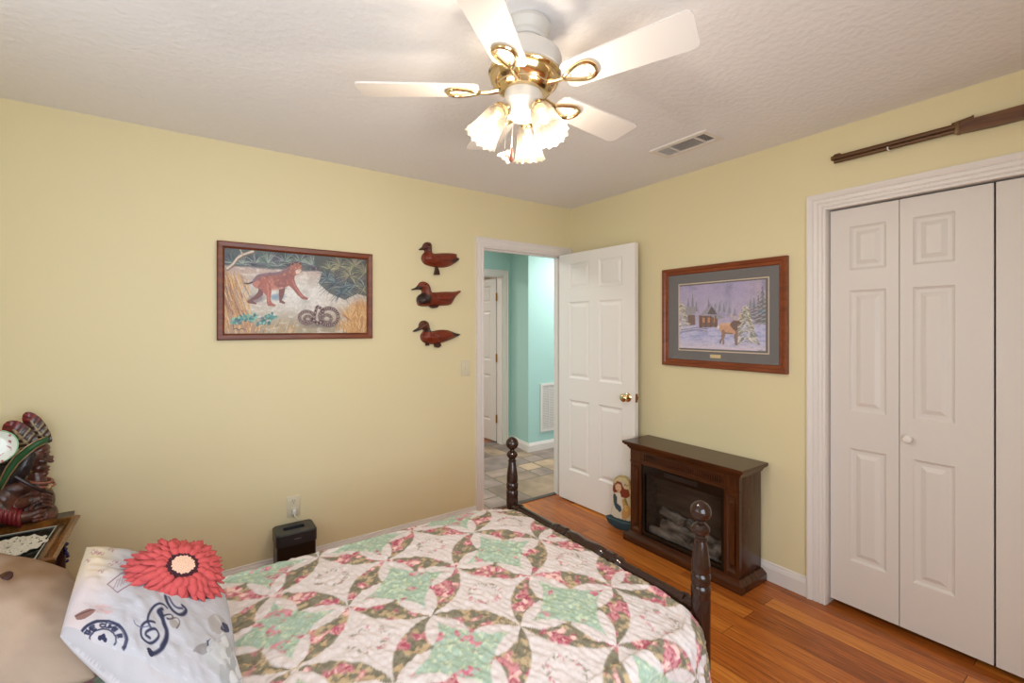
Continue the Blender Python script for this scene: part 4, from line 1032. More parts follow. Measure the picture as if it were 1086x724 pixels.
# ---------------------------------------------------------------- bed
PXX, PYF, PYN = -1.414, -1.140, -2.140
bed = empty('bed', (-2.4, -1.64, 0), label='dark turned-post wooden bed under the patchwork quilt', cat='bed')
POST = [(0.020, 0.0), (0.024, 0.03), (0.027, 0.10), (0.027, 0.540), (0.0275, 0.612), (0.026, 0.618), (0.0275, 0.624), (0.028, 0.636), (0.0275, 0.648), (0.024, 0.654), (0.0275, 0.660), (0.028, 0.672), (0.0275, 0.684), (0.024, 0.690), (0.0265, 0.696), (0.026, 0.720),
        (0.0225, 0.748), (0.0185, 0.775), (0.0165, 0.786), (0.0195, 0.789), (0.0195, 0.794), (0.0155, 0.797), (0.0150, 0.803), (0.0200, 0.808), (0.0255, 0.818), (0.0255, 0.826), (0.0190, 0.835), (0.0110, 0.840), (0.0105, 0.846), (0.0170, 0.850), (0.0250, 0.858), (0.0290, 0.868), (0.0298, 0.876), (0.0270, 0.888), (0.0200, 0.897), (0.0090, 0.904), (0.001, 0.906)]
POST = [(r*1.03, z-0.006) for r, z in POST]; POST[0] = (0.020, 0.0)
for y in (PYF, PYN):
    q = MB(); q.lathe(POST, 32, Matrix.Translation((PXX, y, 0))); q.build('foot_post', BEDW, bed, smooth=30)
q = MB(); yl = PYF-PYN
rail = [(0.020, 0.0), (0.020, 0.05), (0.026, 0.052), (0.026, 0.064), (0.021, 0.066), (0.021, 0.30), (0.024, 0.315), (0.028, 0.322), (0.028, 0.335), (0.023, 0.342), (0.030, 0.352), (0.030, 0.385), (0.022, 0.395), (0.029, 0.408), (0.031, 0.450),
        (0.027, 0.492), (0.027, 0.508), (0.031, 0.550), (0.029, 0.592), (0.022, 0.605), (0.030, 0.615), (0.030, 0.648), (0.023, 0.658), (0.028, 0.665), (0.028, 0.678), (0.024, 0.685), (0.021, 0.70), (0.021, 0.934), (0.026, 0.936), (0.026, 0.948), (0.020, 0.95), (0.020, 1.0)]
q.lathe(rail, 24, Matrix.Translation((PXX, PYF, 0.568)) @ Matrix.Rotation(PI/2, 4, 'X')); q.build('blanket_rail', BEDW, bed, smooth=30)
q = MB(); q.box((PXX-0.018, PYN+0.02, 0.22), (PXX+0.018, PYF-0.02, 0.40), 0.004, 2); q.build('foot_board', BEDW, bed, smooth=True)
for y in (PYF, PYN): q = MB(); q.box((-3.42, y-0.014, 0.20), (PXX, y+0.014, 0.34), 0.003, 2); q.build('side_rail', BEDW, bed, smooth=True)
for y in (PYF, PYN): q = MB(); q.lathe([(0.027, 0.0), (0.027, 1.0), (0.02, 1.02), (0.028, 1.05), (0.001, 1.08)], 20, Matrix.Translation((-3.44, y, 0))); q.build('head_post', BEDW, bed, smooth=30)
q = MB(); q.box((-3.455, PYN+0.02, 0.35), (-3.425, PYF-0.02, 0.92), 0.004, 2); q.build('head_board', BEDW, bed, smooth=True)
MT = mat('mattress_ticking', rgb(225, 220, 210), 0.9)
q = MB(); q.box((-3.40, PYN+0.03, 0.30), (-1.475, PYF-0.03, 0.56), 0.04, 4); q.build('mattress', MT, bed, smooth=True)

# quilt ------------------------------------------------------
def quilt():
    x0, x1, y0, y1 = -3.38, -1.462, -2.165, -1.150; ztop = 0.600; R = 0.055; drop = 0.30; corner = 0.10
    # arc-length parameters: top rectangle plus drape on far, near and foot sides
    st = 0.0046
    A = np.arange(x0, x1+drop+R, st); B = np.arange(y0-drop-R, y1+drop+R, st)
    a, b = np.meshgrid(A, B, indexing='ij')
    # rounded rectangle distance in parameter space (outside distance s, direction n)
    cx = x1-corner
    dx = np.maximum(a-cx, 0); dyp = np.maximum(b-(y1-corner), 0); dyn = np.maximum((y0+corner)-b, 0); dy = dyp-dyn
    rad = np.hypot(dx, dy); s = np.maximum(rad-corner, 0); nx = np.where(rad > 0, dx/np.maximum(rad, 1e-9), 0); ny = np.where(rad > 0, dy/np.maximum(rad, 1e-9), 0)
    bx_ = a-nx*s; by_ = b-ny*s            # point on the boundary
    th = np.clip(s/R, 0, PI/2); over = np.maximum(s-R*PI/2, 0)
    out = R*np.sin(th)-0.0; down = R*(1-np.cos(th))+over
    # vertical folds in the drape, growing downwards
    tang = bx_*(-ny)+by_*nx + np.arctan2(ny, nx)*corner
    fold = np.clip(over/0.22, 0, 1)
    out = out+fold*(0.012*np.sin(tang*21)+0.008*np.sin(tang*37+1.3))+fold*0.02
    # near-foot corner: the quilt flares outward where it slides past the post
    edge_soft = 0.014*np.exp(-((a-x1)/0.10)**2)+0.010*np.exp(-((b-y1)/0.08)**2)+0.014*np.exp(-((b-y0)/0.10)**2)
    X = bx_+nx*out; Y = by_+ny*out
    lim = -1.449+0.045*np.clip((-2.18-Y)/0.03, 0, 1); X = np.where(X > lim, lim+0.0*X, X)
    Z = ztop-down - np.where(s <= 0, edge_soft*1.0, edge_soft)
    Z = Z+0.008*np.sin(a*3.1)*np.sin(b*4.0+1)*(s <= 0)*1.0
    # quilting relief: wavy stitch lines and seams
    wv = np.sin((a*0.9+b*0.35)*2*PI/0.020+14.0*fbm(a, b, 7, 2)); amp = 0.0008
    puff = fbm(a, b, 55, 7, 2)-0.5
    dz = amp*wv+0.007*puff
    X = X+nx*np.sin(th)*dz; Y = Y+ny*np.sin(th)*dz; Z = Z+np.cos(th)*dz
    # ---- pattern
    ph = 0.181; pv = 0.190
    U = (a+1.755)/ph; W_ = (b+1.356)/pv; P = (U+W_)/2; Q = (U-W_)/2
    P = P+0.02*(fbm(a, b, 8, 40)-0.5); Q = Q+0.02*(fbm(a, b, 8, 41)-0.5)
    fi = np.floor(P).astype(int); fj = np.floor(Q).astype(int); green = ((fi+fj) % 2) != 0
    lu = 2*(P-fi)-1; lv = 2*(Q-fj)-1         # -1..1 in cell
    n1 = fbm(a, b, 70, 51, 2); n2 = fbm(a, b, 120, 52, 2); n3 = fbm(a, b, 34, 53, 2); n4 = fbm(a, b, 60, 54, 2); n5 = fbm(a, b, 26, 57, 2)
    def mixin(base, mask, col): return base*(1-mask[..., None])+np.array(col, float)/255*mask[..., None]
    def sm(d, w_=0.018): return np.clip(0.5+d/w_/2, 0, 1)
    ol = np.tile(np.array([124, 116, 96.])/255, a.shape+(1,))
    ol = mixin(ol, np.clip((n4-0.54)*12, 0, 1)*0.9, (186, 160, 124)); ol = mixin(ol, np.clip((n2-0.62)*12, 0, 1)*0.7, (98, 94, 78))
    pk = np.clip((n5-0.53)*14, 0, 1); ol = mixin(ol, pk, (190, 128, 130)); ol = mixin(ol, pk*np.clip((n2-0.50)*9, 0, 1), (166, 78, 96)); ol = mixin(ol, pk*np.clip((n1-0.56)*9, 0, 1), (226, 184, 174))
    gr = np.tile(np.array([158, 176, 160.])/255, a.shape+(1,))
    gr = mixin(gr, np.clip((n1-0.50)*7, 0, 1)*0.55, (146, 166, 138)); gr = mixin(gr, np.clip((n2-0.58)*10, 0, 1)*0.7, (200, 206, 172))
    wavy = np.sin((a*0.9+b*0.35)*2*PI/0.018+3.0*fbm(a, b, 9, 2)*2.0)
    pg = np.clip((n5-0.66)*18, 0, 1)*np.clip((n2-0.36)*8, 0, 1); gr = mixin(gr, pg, (204, 138, 146)); gr = mixin(gr, pg*np.clip((n1-0.52)*9, 0, 1), (182, 96, 114))
    cr = np.tile(np.array([208, 196, 192.])/255., a.shape+(1,)); cr = mixin(cr, np.clip((n1-0.55)*3, 0, 1)*0.3, (214, 196, 188))
    edgec = (fi+fj) >= 1
    col = np.where(green[..., None], np.where(edgec[..., None], ol, gr), cr)
    def over(mask, c_):
        nonlocal_col = mask[..., None]; return col*(1-nonlocal_col)+c_*nonlocal_col
    # cream cells: print crescents along the seams, a wreath of small flowers in the middle
    eu = 1-np.abs(lu); ev = 1-np.abs(lv); dl = np.minimum(eu, ev); along = np.where(eu < ev, lv, lu)
    col = over(sm(0.34*(1-along**2)-dl)*(~green), ol)
    rr = np.hypot(lu, lv); aa = np.arctan2(lv, lu)
    wr = sm(0.065-np.abs(rr-0.36-0.03*np.sin(aa*7)), 0.03)*(~green)*np.clip((np.sin(aa*14+n3*16)+0.55)*2, 0, 1)*np.clip((n2-0.40)*9, 0, 1)
    col = over(wr*1.0, np.where((n1 > 0.56)[..., None], np.array([196, 134, 140])/255, np.array([150, 142, 128])/255))
    # green cells: two cream petals on each side, the print peaking between them at mid-side
    for t, sgn in ((1-lu, lv), (1+lu, lv), (1-lv, lu), (1+lv, lu)):
        q_ = 1-np.abs(sgn); col = over(sm(0.03+0.37*q_**1.1-t)*green, ol)
    for t, sgn in ((1-lu, lv), (1+lu, lv), (1-lv, lu), (1+lv, lu)):
        q_ = 1-np.abs(sgn); ctr = 0.03+0.33*q_**1.1; wdt = 0.150*np.sin(PI*np.clip(q_*1.02+0.02, 0, 1))**0.65
        col = over(sm(wdt-np.abs(t-ctr))*green*(q_ < 0.96), cr)
    e_ = dl
    Z = Z-0.003*np.exp(-(e_/0.03)**2)*np.cos(th)
    # pink-cream border along the foot and side hems
    col = col*(0.95+0.10*fbm(a, b, 160, 90, 2))[..., None]
    co = np.stack([X, Y, Z], -1).reshape(-1, 3)
    m = attr_mat('quilt_cotton', 0.95, (240, 0.35, 0.002, 2))
    o = fast_mesh('patchwork_quilt', co, grid_faces(len(A), len(B)), m, None, col.reshape(-1, 3), True, off=(-2.4, -1.64, 0.25),
                  label='cream, green and floral patchwork quilt spread over the bed', cat='quilt')
quilt()

# ---------------------------------------------------------------- cushions
def pillow(name, corners, thick, m, parent=None, n=60, colfun=None, power=0.5, wob=0.006, seed=0, dent=None, rnd=0.0, backk=0.8, mapfn=None, off=(0, 0, 0), **kw):
    """corners A,B,C,D (s,t)=(0,0),(0,1),(1,1),(1,0); closed cushion, front face towards the left-hand normal"""
    A, B, C_, D = [np.array(c, float) for c in corners]
    nr = np.cross(D-A, B-A); nr /= np.linalg.norm(nr)
    s = np.linspace(0, 1, n); t = np.linspace(0, 1, n); s_ = 0.5-0.5*np.cos(PI*s)*0.6-0.5*(1-2*s)*0.4; t_ = s_
    Sg, Tg = np.meshgrid(s_, t_, indexing='ij')
    # pull sides in a little so that the corners stick out
    pin = 0.022
    S2 = Sg+pin*(0.5-Sg)*2*np.sin(PI*Tg)**0.8*np.abs(2*Sg-1)**3; T2 = Tg+pin*(0.5-Tg)*2*np.sin(PI*Sg)**0.8*np.abs(2*Tg-1)**3
    xx = 2*S2-1; yy = 2*T2-1; S2 = 0.5+0.5*xx*np.sqrt(1-rnd*yy*yy/2); T2 = 0.5+0.5*yy*np.sqrt(1-rnd*xx*xx/2)
    base = (A*((1-S2)*(1-T2))[..., None]+B*((1-S2)*T2)[..., None]+C_*(S2*T2)[..., None]+D*(S2*(1-T2))[..., None])
    hh = (np.clip(16*Sg*(1-Sg)*Tg*(1-Tg), 0, 1))**power
    wr = wob*(fbm(Sg, Tg, 6, seed, 3)-0.5)*2*np.clip(hh*3, 0, 1)
    f = base+nr*(thick*hh+wr)[..., None]
    if dent: f = f-nr*(dent(Sg, Tg))[..., None]
    bk = base-nr*(thick*backk*hh)[..., None]
    co = np.concatenate([f.reshape(-1, 3), bk.reshape(-1, 3)])
    F = grid_faces(n, n); faces = np.concatenate([F, F[:, ::-1]+n*n])
    cc = None
    if colfun is not None:
        if mapfn: mapfn(f, s_, t_)
        c1, c2 = colfun(Sg, Tg); cc = np.concatenate([c1.reshape(-1, 3), c2.reshape(-1, 3)])
    o = fast_mesh(name, co, faces, m, parent, cc, True, off=off, **kw)
    bm = bmesh.new(); bm.from_mesh(o.data); bmesh.ops.remove_doubles(bm, verts=bm.verts, dist=1e-5); bmesh.ops.recalc_face_normals(bm, faces=bm.faces); bm.to_mesh(o.data); bm.free()
    o.data.polygons.foreach_set('use_smooth', [True]*len(o.data.polygons))
    def surf(u, v, h=0.0):
        i = np.argmin(abs(s_-u)); j = np.argmin(abs(t_-v)); return Vector(f[i, j])+Vector(nr)*h
    return o, surf, Vector(nr)
def at(px, py, d):
    sn, cs = math.sin(YAW), math.cos(YAW); u = (px-CX0)/F0
    return (CAM[0]+d*(sn+u*cs), CAM[1]+d*(cs-u*sn), CAM[2]+d*(CY0_-py)/F0)
# tan tufted back cushion
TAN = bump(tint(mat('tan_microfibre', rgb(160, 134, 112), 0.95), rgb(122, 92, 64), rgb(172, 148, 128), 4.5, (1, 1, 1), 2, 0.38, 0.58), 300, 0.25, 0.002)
tn = empty('tan_cushion', (-3.05, -1.75, 0.60), label='large tan cushion with a dark button at the head of the bed', cat='cushion')
# the printed cushion
FACE = {}
def face_map(f, s_, t_):
    sn, cs = math.sin(YAW), math.cos(YAW); dx = f[..., 0]-CAM[0]; dy = f[..., 1]-CAM[1]; z = dx*sn+dy*cs
    FACE.update(px=(CX0+F0*(dx*cs-dy*sn)/z).ravel(), py=(CY0_-F0*(f[..., 2]-CAM[2])/z).ravel(), n=f.shape[1], s=s_, t=t_, f=f)
def print_cushion(Sg, Tg):
    c = Canvas(Sg, Tg, (176, 174, 180)); n1 = fbm(Sg, Tg, 5, 61, 3)
    c.put(np.clip((n1-0.5)*4, 0, 1), (176, 175, 186), 0.5)
    c.put(np.clip((0.22-Sg)*7, 0, 1)*np.clip((Tg-0.30)*5, 0, 1), (214, 190, 150), 0.75)
    c.put(np.clip((0.25-Sg)*5, 0, 1)*np.clip((0.7-Tg)*3, 0, 1), (214, 190, 186), 0.6)
    navy = (36, 38, 66)
    # woven text lines, faint
    for k in range(30):
        yy = 0.05+k*0.032; c.put((np.abs(Tg-yy) < 0.003).astype(float)*(fbm(Sg, Tg, 60, 3+k, 1) > 0.5), (190, 186, 196), 0.6)
    # traced marks: photograph measurement -> nearest point of the cushion face
    def Lp(x, y):
        k_ = np.argmin((FACE['px']-x)**2+(FACE['py']-y)**2); i, j = divmod(int(k_), FACE['n']); return (FACE['s'][i], FACE['t'][j])
    def T(pts): return [Lp(100+x/4.415, 560+y/4.415) for x, y in pts]
    def bez(pts, n=8):
        out = []; P_ = [pts[0]]+list(pts)+[pts[-1]]
        for i in range(1, len(P_)-2):
            for k_ in range(n):
                t = k_/n; q0, q1, q2, q3 = P_[i-1], P_[i], P_[i+1], P_[i+2]
                out.append(tuple(0.5*((2*q1[d])+(-q0[d]+q2[d])*t+(2*q0[d]-5*q1[d]+4*q2[d]-q3[d])*t*t+(-q0[d]+3*q1[d]-3*q2[d]+q3[d])*t**3) for d in (0, 1)))
        return out+[pts[-1]]
    # stamp: rings with lettering, cut by the hem
    cx_, cy_ = 40, 520
    def arc(rx, ry, a0, a1, n=24): return T([(cx_+rx*math.cos(math.radians(a0+(a1-a0)*i/n)), cy_-ry*math.sin(math.radians(a0+(a1-a0)*i/n))) for i in range(n+1)])
    c.line(arc(112, 88, 200, -30), 0.0055, navy); c.line(arc(104, 81, 200, -30), 0.0025, navy); c.line(arc(62, 48, 200, -30), 0.0035, navy)
    G = {'T': [[(0, 1), (1, 1)], [(.5, 1), (.5, 0)]], 'H': [[(0, 0), (0, 1)], [(1, 0), (1, 1)], [(0, .5), (1, .5)]], 'E': [[(1, 1), (0, 1), (0, 0), (1, 0)], [(0, .5), (.8, .5)]],
         'C': [[(1, .85), (.6, 1), (.1, .8), (0, .5), (.1, .2), (.6, 0), (1, .15)]], 'U': [[(0, 1), (0, .2), (.5, 0), (1, .2), (1, 1)]], 'M': [[(0, 0), (0, 1), (.5, .4), (1, 1), (1, 0)]],
         'B': [[(0, 0), (0, 1), (.8, .85), (.7, .55), (0, .5), (.9, .3), (.8, .05), (0, 0)]], 'R': [[(0, 0), (0, 1), (.9, .85), (.8, .5), (0, .5)], [(.4, .5), (1, 0)]]}
    ang = 160
    for ch in 'THE CUMB R':
        if ch != ' ':
            for stq in G[ch]:
                pts = []
                for x, y in stq:
                    a_ = math.radians(ang-x*12); rr = 0.66+0.20*y; pts.append((cx_+108*rr*math.cos(a_), cy_-85*rr*math.sin(a_)))
                c.line(T(pts), 0.0040, navy)
        ang -= 15.5
    for x, y, rx in ((38, 510, .014), (52, 520, .012), (26, 514, .011), (44, 502, .009)): c.ell(*T([(x, y)])[0], rx, 0.009, navy)
    # brown leaf with a small pink spray
    c.poly(bez(T([(-92, 408), (-60, 388), (-20, 376), (6, 382), (-10, 402), (-50, 424), (-80, 428), (-92, 408)])), (128, 88, 80), 0.9); c.line(T([(-90, 412), (0, 382)]), 0.003, (70, 46, 50))
    for k_ in range(14): c.ell(*T([(10+k_*5+random.uniform(-4, 4), 380+random.uniform(-18, 18))])[0], 0.014, 0.010, (196, 156, 156), 0.5)
    # calligraphic P and the start of the next letter under the flower
    c.line(bez(T([(262, 582), (285, 585), (322, 555), (340, 505), (330, 450), (305, 400), (300, 385), (318, 378)])), 0.0085, navy)
    c.line(bez(T([(312, 392), (322, 440), (338, 480), (336, 520), (318, 555)])), 0.010, navy); c.ell(*T([(264, 580)])[0], 0.020, 0.017, navy)
    c.line(bez(T([(342, 372), (322, 356), (285, 362), (258, 395), (252, 432), (262, 462)])), 0.0055, navy)
    c.line(bez(T([(282, 440), (245, 436), (222, 462), (222, 505), (250, 535), (285, 528), (300, 500), (285, 472), (250, 478), (240, 500), (262, 512)])), 0.0055, navy)
    c.line(bez(T([(185, 430), (195, 452), (225, 462), (262, 456)])), 0.0025, (90, 90, 120)); c.line(bez(T([(320, 412), (352, 402), (370, 415), (362, 425), (338, 420)])), 0.004, navy)
    c.line(bez(T([(332, 318), (345, 350), (372, 388), (402, 404), (424, 398), (428, 380), (412, 362)])), 0.0090, navy); c.line(bez(T([(350, 322), (368, 352), (392, 372), (412, 376)])), 0.006, (66, 66, 96))
    c.ell(*T([(376, 448)])[0], 0.030, 0.022, (150, 142, 138), 0.95, 0.4); c.line(bez(T([(345, 425), (385, 418), (400, 440), (385, 468)])), 0.003, (90, 74, 70))
    # two grey blooms with navy hearts
    c.poly(bez(T([(532, 420), (560, 402), (600, 420), (622, 455), (618, 485), (590, 498), (552, 480), (536, 450), (532, 420)])), (160, 154, 152), 0.95); c.poly(bez(T([(600, 440), (622, 452), (632, 484), (612, 486), (592, 472), (600, 440)])), (44, 44, 72), 0.9)
    c.poly(bez(T([(456, 575), (485, 548), (525, 535), (552, 552), (540, 580), (500, 592), (456, 575)])), (138, 134, 136), 0.95); c.poly(bez(T([(525, 525), (560, 520), (576, 545), (548, 572), (530, 560), (525, 525)])), (44, 44, 72), 0.9)
    for k_ in range(7): c.line(T([(560+k_*2, 410), (606, 470)]), 0.0015, (190, 186, 184), 0.5)
    # white peony
    for k_ in range(34):
        a_ = k_*2.4; rr = 17*math.sqrt(k_); x, y = 640+rr*math.cos(a_)*0.95, 610+rr*math.sin(a_)*1.05
        g_ = 200-(k_ % 4)*14; p_ = T([(x, y)])[0]; c.ell(p_[0], p_[1], 0.045, 0.030, (g_, g_, g_+2), 0.95, a_)
        c.line(T([(x+24*math.cos(t_), y+22*math.sin(t_)) for t_ in np.linspace(a_-1.0, a_+1.0, 7)]), 0.0030, (164, 166, 172), 0.85)
    c.poly(bez(T([(712, 690), (745, 660), (775, 640), (768, 680), (730, 715), (712, 690)])), (52, 50, 80), 0.9)
    c.poly(bez(T([(635, 370), (668, 410), (692, 465), (700, 505), (676, 480), (645, 420), (635, 370)])), (134, 134, 112), 0.9)
    # postcard and script towards the upper side
    c.line(T([(60, 262), (110, 300), (215, 240), (150, 200), (60, 262)]), 0.003, (120, 78, 90), 0.9)
    for k_ in range(9): c.line(T([(92+k_*15, 282-k_*7), (112+k_*12, 236-k_*5)]), 0.0022, (136, 96, 108), 0.7)
    for k_ in range(26):
        x = random.uniform(-60, 180); y = random.uniform(20, 210)-x*0.1; c.line(bez(T([(x, y), (x+9, y-8), (x+16, y+5), (x+26, y-6)])), 0.0028, (150, 100, 112), 0.7)
    c.poly(bez(T([(78, 82), (110, 66), (160, 70), (180, 78), (150, 86), (100, 92), (78, 82)])), (92, 60, 60), 0.9)
    # plain hem at the lower side
    hx_ = T([(-180, 470), (0, 540), (150, 590), (300, 670), (520, 800)])
    hem = np.interp(Sg, [p_[0] for p_ in hx_], [p_[1] for p_ in hx_]); c.put((Tg < hem).astype(float), (176, 171, 174))
    k2 = np.clip((Tg-0.35)*5, 0, 1)[..., None]; c2 = np.array([198, 192, 195.])/255*(1-k2)+np.array([204, 184, 150.])/255*k2+0*Sg[..., None]
    return c.C, c2
cu = empty('printed_cushion', (-2.75, -1.52, 0.62), label='white script-printed cushion with a big coral fabric flower', cat='cushion')
CA, CB, CC, CD = at(58, 674, 0.965), at(88, 577, 1.28), at(240, 624, 1.39), at(276, 850, 0.805)
cushM = attr_mat('printed_cushion_cotton', 0.9, (420, 0.4, 0.002, 2))
fr, csurf, cn = pillow('cover', (CA, CB, CC, CD), 0.075, cushM, cu, 280, print_cushion, 0.42, 0.012, 5, off=tuple(cu.location), rnd=0.20, backk=0.75, mapfn=face_map)
# coral flower
def flower():
    k_ = int(np.argmin((FACE['px']-185)**2+(FACE['py']-615)**2)); ctr = Vector(FACE['f'].reshape(-1, 3)[k_])+cn*0.016; nn = Vector((0.41, -0.50, 0.91)).normalized()
    Mq = Matrix.Translation(ctr) @ nn.to_track_quat('Z', 'Y').to_matrix().to_4x4()
    q = MB(); rg = random.Random(8)
    for ring, (n, r0, r1, h, lift) in enumerate(((34, 0.036, 0.122, 0.004, -0.14), (32, 0.034, 0.114, 0.010, -0.02), (28, 0.032, 0.106, 0.016, 0.10), (24, 0.030, 0.086, 0.021, 0.22), (18, 0.028, 0.066, 0.025, 0.38))):
        for k_ in range(n):
            a = 2*PI*(k_+rg.uniform(-.25, .25))/n; L_ = (r1-r0)*rg.uniform(0.88, 1.1); w_ = 0.0108*rg.uniform(.85, 1.15); tw = rg.uniform(-.3, .3)
            rows = []
            for i in range(6):
                t = i/5; wd = w_*(0.55+0.45*min(1, t*2.2))*math.sqrt(max(0.02, 1-max(0, (t-0.62)/0.385)**2))
                z = h+L_*(lift*t)+0.006*math.sin(PI*t)-0.012*t*t
                rows.append([Vector((r0+L_*t, s_*wd, z+0.0028*(abs(s_)*-1+0.5)+tw*s_*wd)) for s_ in (-1, 0, 1)])
            Rz = Matrix.Rotation(a, 4, 'Z')
            q.grid([[Mq @ (Rz @ p) for p in row] for row in rows])
    o = q.build('flower_petals', mat('coral_felt', rgb(190, 76, 76), 0.9), cu, smooth='all')
    md = o.modifiers.new('thickness', 'SOLIDIFY'); md.thickness = 0.0012
    q = MB()
    for k_ in range(260):
        a = k_*2.39996; r = 0.042*math.sqrt(k_/260); p = Vector((r*math.cos(a), r*math.sin(a), 0.034-0.004*(r/0.03)))
        if r > 0.024: q.sphere(Mq @ p, 0.0036, 6)
    q.build('flower_ring', mat('dark_plum_pile', rgb(64, 22, 32), 0.9), o, smooth=True)
    q = MB()
    for k_ in range(110):
        a = k_*2.39996; r = 0.026*math.sqrt(k_/110); q.sphere(Mq @ Vector((r*math.cos(a), r*math.sin(a), 0.038-0.003*(r/0.019))), 0.0030, 6)
    q.build('flower_heart', mat('cream_pile', rgb(226, 186, 160), 0.9), o, smooth=True)
flower()
TA, TB, TC, TD = at(-120, 748, 0.985), at(-120, 572, 1.27), at(86, 594, 1.33), at(128, 734, 1.032)
def dent(Sg, Tg): return 0.018*np.exp(-(((Sg-0.615)/0.06)**2+((Tg-0.74)/0.06)**2))
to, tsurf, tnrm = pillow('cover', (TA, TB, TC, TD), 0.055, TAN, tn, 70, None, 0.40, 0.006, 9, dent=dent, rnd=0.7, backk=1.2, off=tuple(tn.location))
p = tsurf(0.615, 0.74, 0.0); Mq = Matrix.Translation(p) @ tnrm.to_track_quat('Z', 'Y').to_matrix().to_4x4()
q = MB(); q.lathe([(0.001, 0.006), (0.008, 0.0065), (0.016, 0.004), (0.018, 0.0), (0.014, -0.004), (0.001, -0.005)], 24, Mq); q.build('button', mat('brown_button', rgb(58, 28, 24), 0.25), tn, smooth=True, label='dark brown button')

# ---------------------------------------------------------------- side table with tray, carved figure, plate
sx0, sx1, sy0, sy1, sz = -3.60, -3.088, -0.66, -0.205, 0.602
tb = empty('side_table', (-3.33, -0.33, 0), label='ornate dark wood side table with moulded olive-gold edge beside the bed', cat='side table')
EDGE = wood('marbled_olive_wood', rgb(58, 44, 22), rgb(138, 88, 40), 0.15, 'Y', 5)
TW = mat('dark_plum_wood', rgb(48, 24, 26), 0.25)
q = MB(); prof = [(0.075, -0.110), (0.050, -0.105), (0.036, -0.085), (0.032, -0.062), (0.018, -0.048), (0.015, -0.038), (0.004, -0.026), (-0.004, -0.014), (-0.006, -0.004), (0.002, 0.003), (0.014, 0.001), (0.024, -0.008), (0.034, -0.012), (0.044, -0.009), (0.052, -0.012), (0.056, -0.018), (0.075, -0.018)]
frame(q, lambda u, v, d: (u, v, sz+d), sx0, sx1, sy0, sy1, prof); q.build('moulded_edge', EDGE, tb, smooth=35)
box('glass_top', (sx0+0.05, sy0+0.05, sz-0.034), (sx1-0.05, sy1-0.05, sz-0.014), mat('dark_green_glass', rgb(20, 30, 26), 0.06), tb)
q = MB(); frame(q, lambda u, v, d: (u, v, sz+d), sx0+0.058, sx1-0.058, sy0+0.058, sy1-0.058, [(0, -0.013), (0, -0.0105), (0.003, -0.0105), (0.003, -0.013)]); q.build('inlay', mat('silver_inlay', rgb(200, 200, 190), 0.3), tb)
for lx in (sx0+0.055, sx1-0.055):
    for ly in (sy0+0.055, sy1-0.055):
        q = MB(); q.lathe([(0.012, 0), (0.018, 0.02), (0.014, 0.06), (0.020, 0.20), (0.014, 0.30), (0.024, 0.40), (0.026, 0.54)], 16, Matrix.Translation((lx, ly, 0))); q.build('leg', TW, tb, smooth=True)
q = MB(); q.box((sx0+0.05, sy0+0.05, sz-0.16), (sx1-0.05, sy1-0.05, sz-0.082), 0.004, 2); q.build('apron', TW, tb, smooth=True)
q = MB(); q.box((-3.47, sy1-0.05, 0.555), (-3.125, -0.03, 0.575), 0.003, 2); q.build('rear_shelf', TW, tb, smooth=True)
NAVY = mat('navy_beads', rgb(34, 34, 92), 0.25)
q = MB()
for i in range(16): q.sphere((sx1-0.050+0.020*math.cos(i*2.1), sy1-0.050+0.020*math.sin(i*1.7), sz-0.100-0.0050*i), 0.0075, 8)
q.build('bead_tassel', NAVY, tb, smooth=True, label='navy bead tassel')
# lace doily
q = MB(); nC = 64; c0 = Vector((-3.25, -0.44, sz-0.0095)); rings = []
for ri, rr in enumerate(np.linspace(0.0, 0.105, 14)):
    rings.append([q.bm.verts.new(c0+Vector((rr*math.cos(a_)*(1+(0.06*math.cos(12*a_) if ri > 10 else 0)), rr*math.sin(a_)*(1+(0.06*math.cos(12*a_) if ri > 10 else 0)), 0.0025*math.sin(a_*24+ri)*(ri % 2)+0.003))) for a_ in [2*PI*k_/nC for k_ in range(nC)]])
for ri in range(1, 13):
    for k_ in range(nC):
        if ri in (4, 7, 10) and k_ % 3 == 0: continue
        q.bm.faces.new((rings[ri][k_], rings[ri][(k_+1) % nC], rings[ri+1][(k_+1) % nC], rings[ri+1][k_]))
for v in rings[0]: q.bm.verts.remove(v)
dy_ = q.build('lace_doily', bump(mat('white_lace', rgb(222, 216, 204), 0.9), 300, 0.8, 0.004), smooth=False, label='white lace doily on the dark top of the side table', cat='doily')
md = dy_.modifiers.new('thickness', 'SOLIDIFY'); md.thickness = 0.0015

# carved figure (bust with folded arms), facing right
fig = empty('carved_figure', (-3.27, -0.12, 0.575), label='carved dark wood chief bust with green headband and feathers, behind the side table', cat='figurine')
FX, FY, FZ = fig.location
SK = bump(tint(mat('carved_dark_wood_skin', rgb(70, 40, 30), 0.28), rgb(50, 27, 22), rgb(104, 62, 48), 16), 34, 0.5, 0.006, 4)
def W3(px, py, dy=0.0):      # photograph measurement on the figure's plane -> local point
    yy = FY+dy; sn, cs = math.sin(YAW), math.cos(YAW); u = (px-CX0)/F0; t = (yy-CAM[1])/(cs-u*sn)
    return (CAM[0]+t*(sn+u*cs)-FX, dy, CAM[2]+t*(CY0_-py)/F0-FZ)
def blob(q, c, r, rot=(0, 0, 0)): q.sphere((FX+c[0], FY+c[1], FZ+c[2]), r, 18, Euler(rot).to_matrix().to_4x4())
def limb(q, pts, rs): q.tube([(FX+a_, FY+b_, FZ+c_) for a_, b_, c_ in pts], rs, 12)
def pb(q, px, py, dy, rx, ry, rz, rot=(0, 0, 0)): blob(q, W3(px, py, dy), (rx, ry, rz), rot)
q = MB()
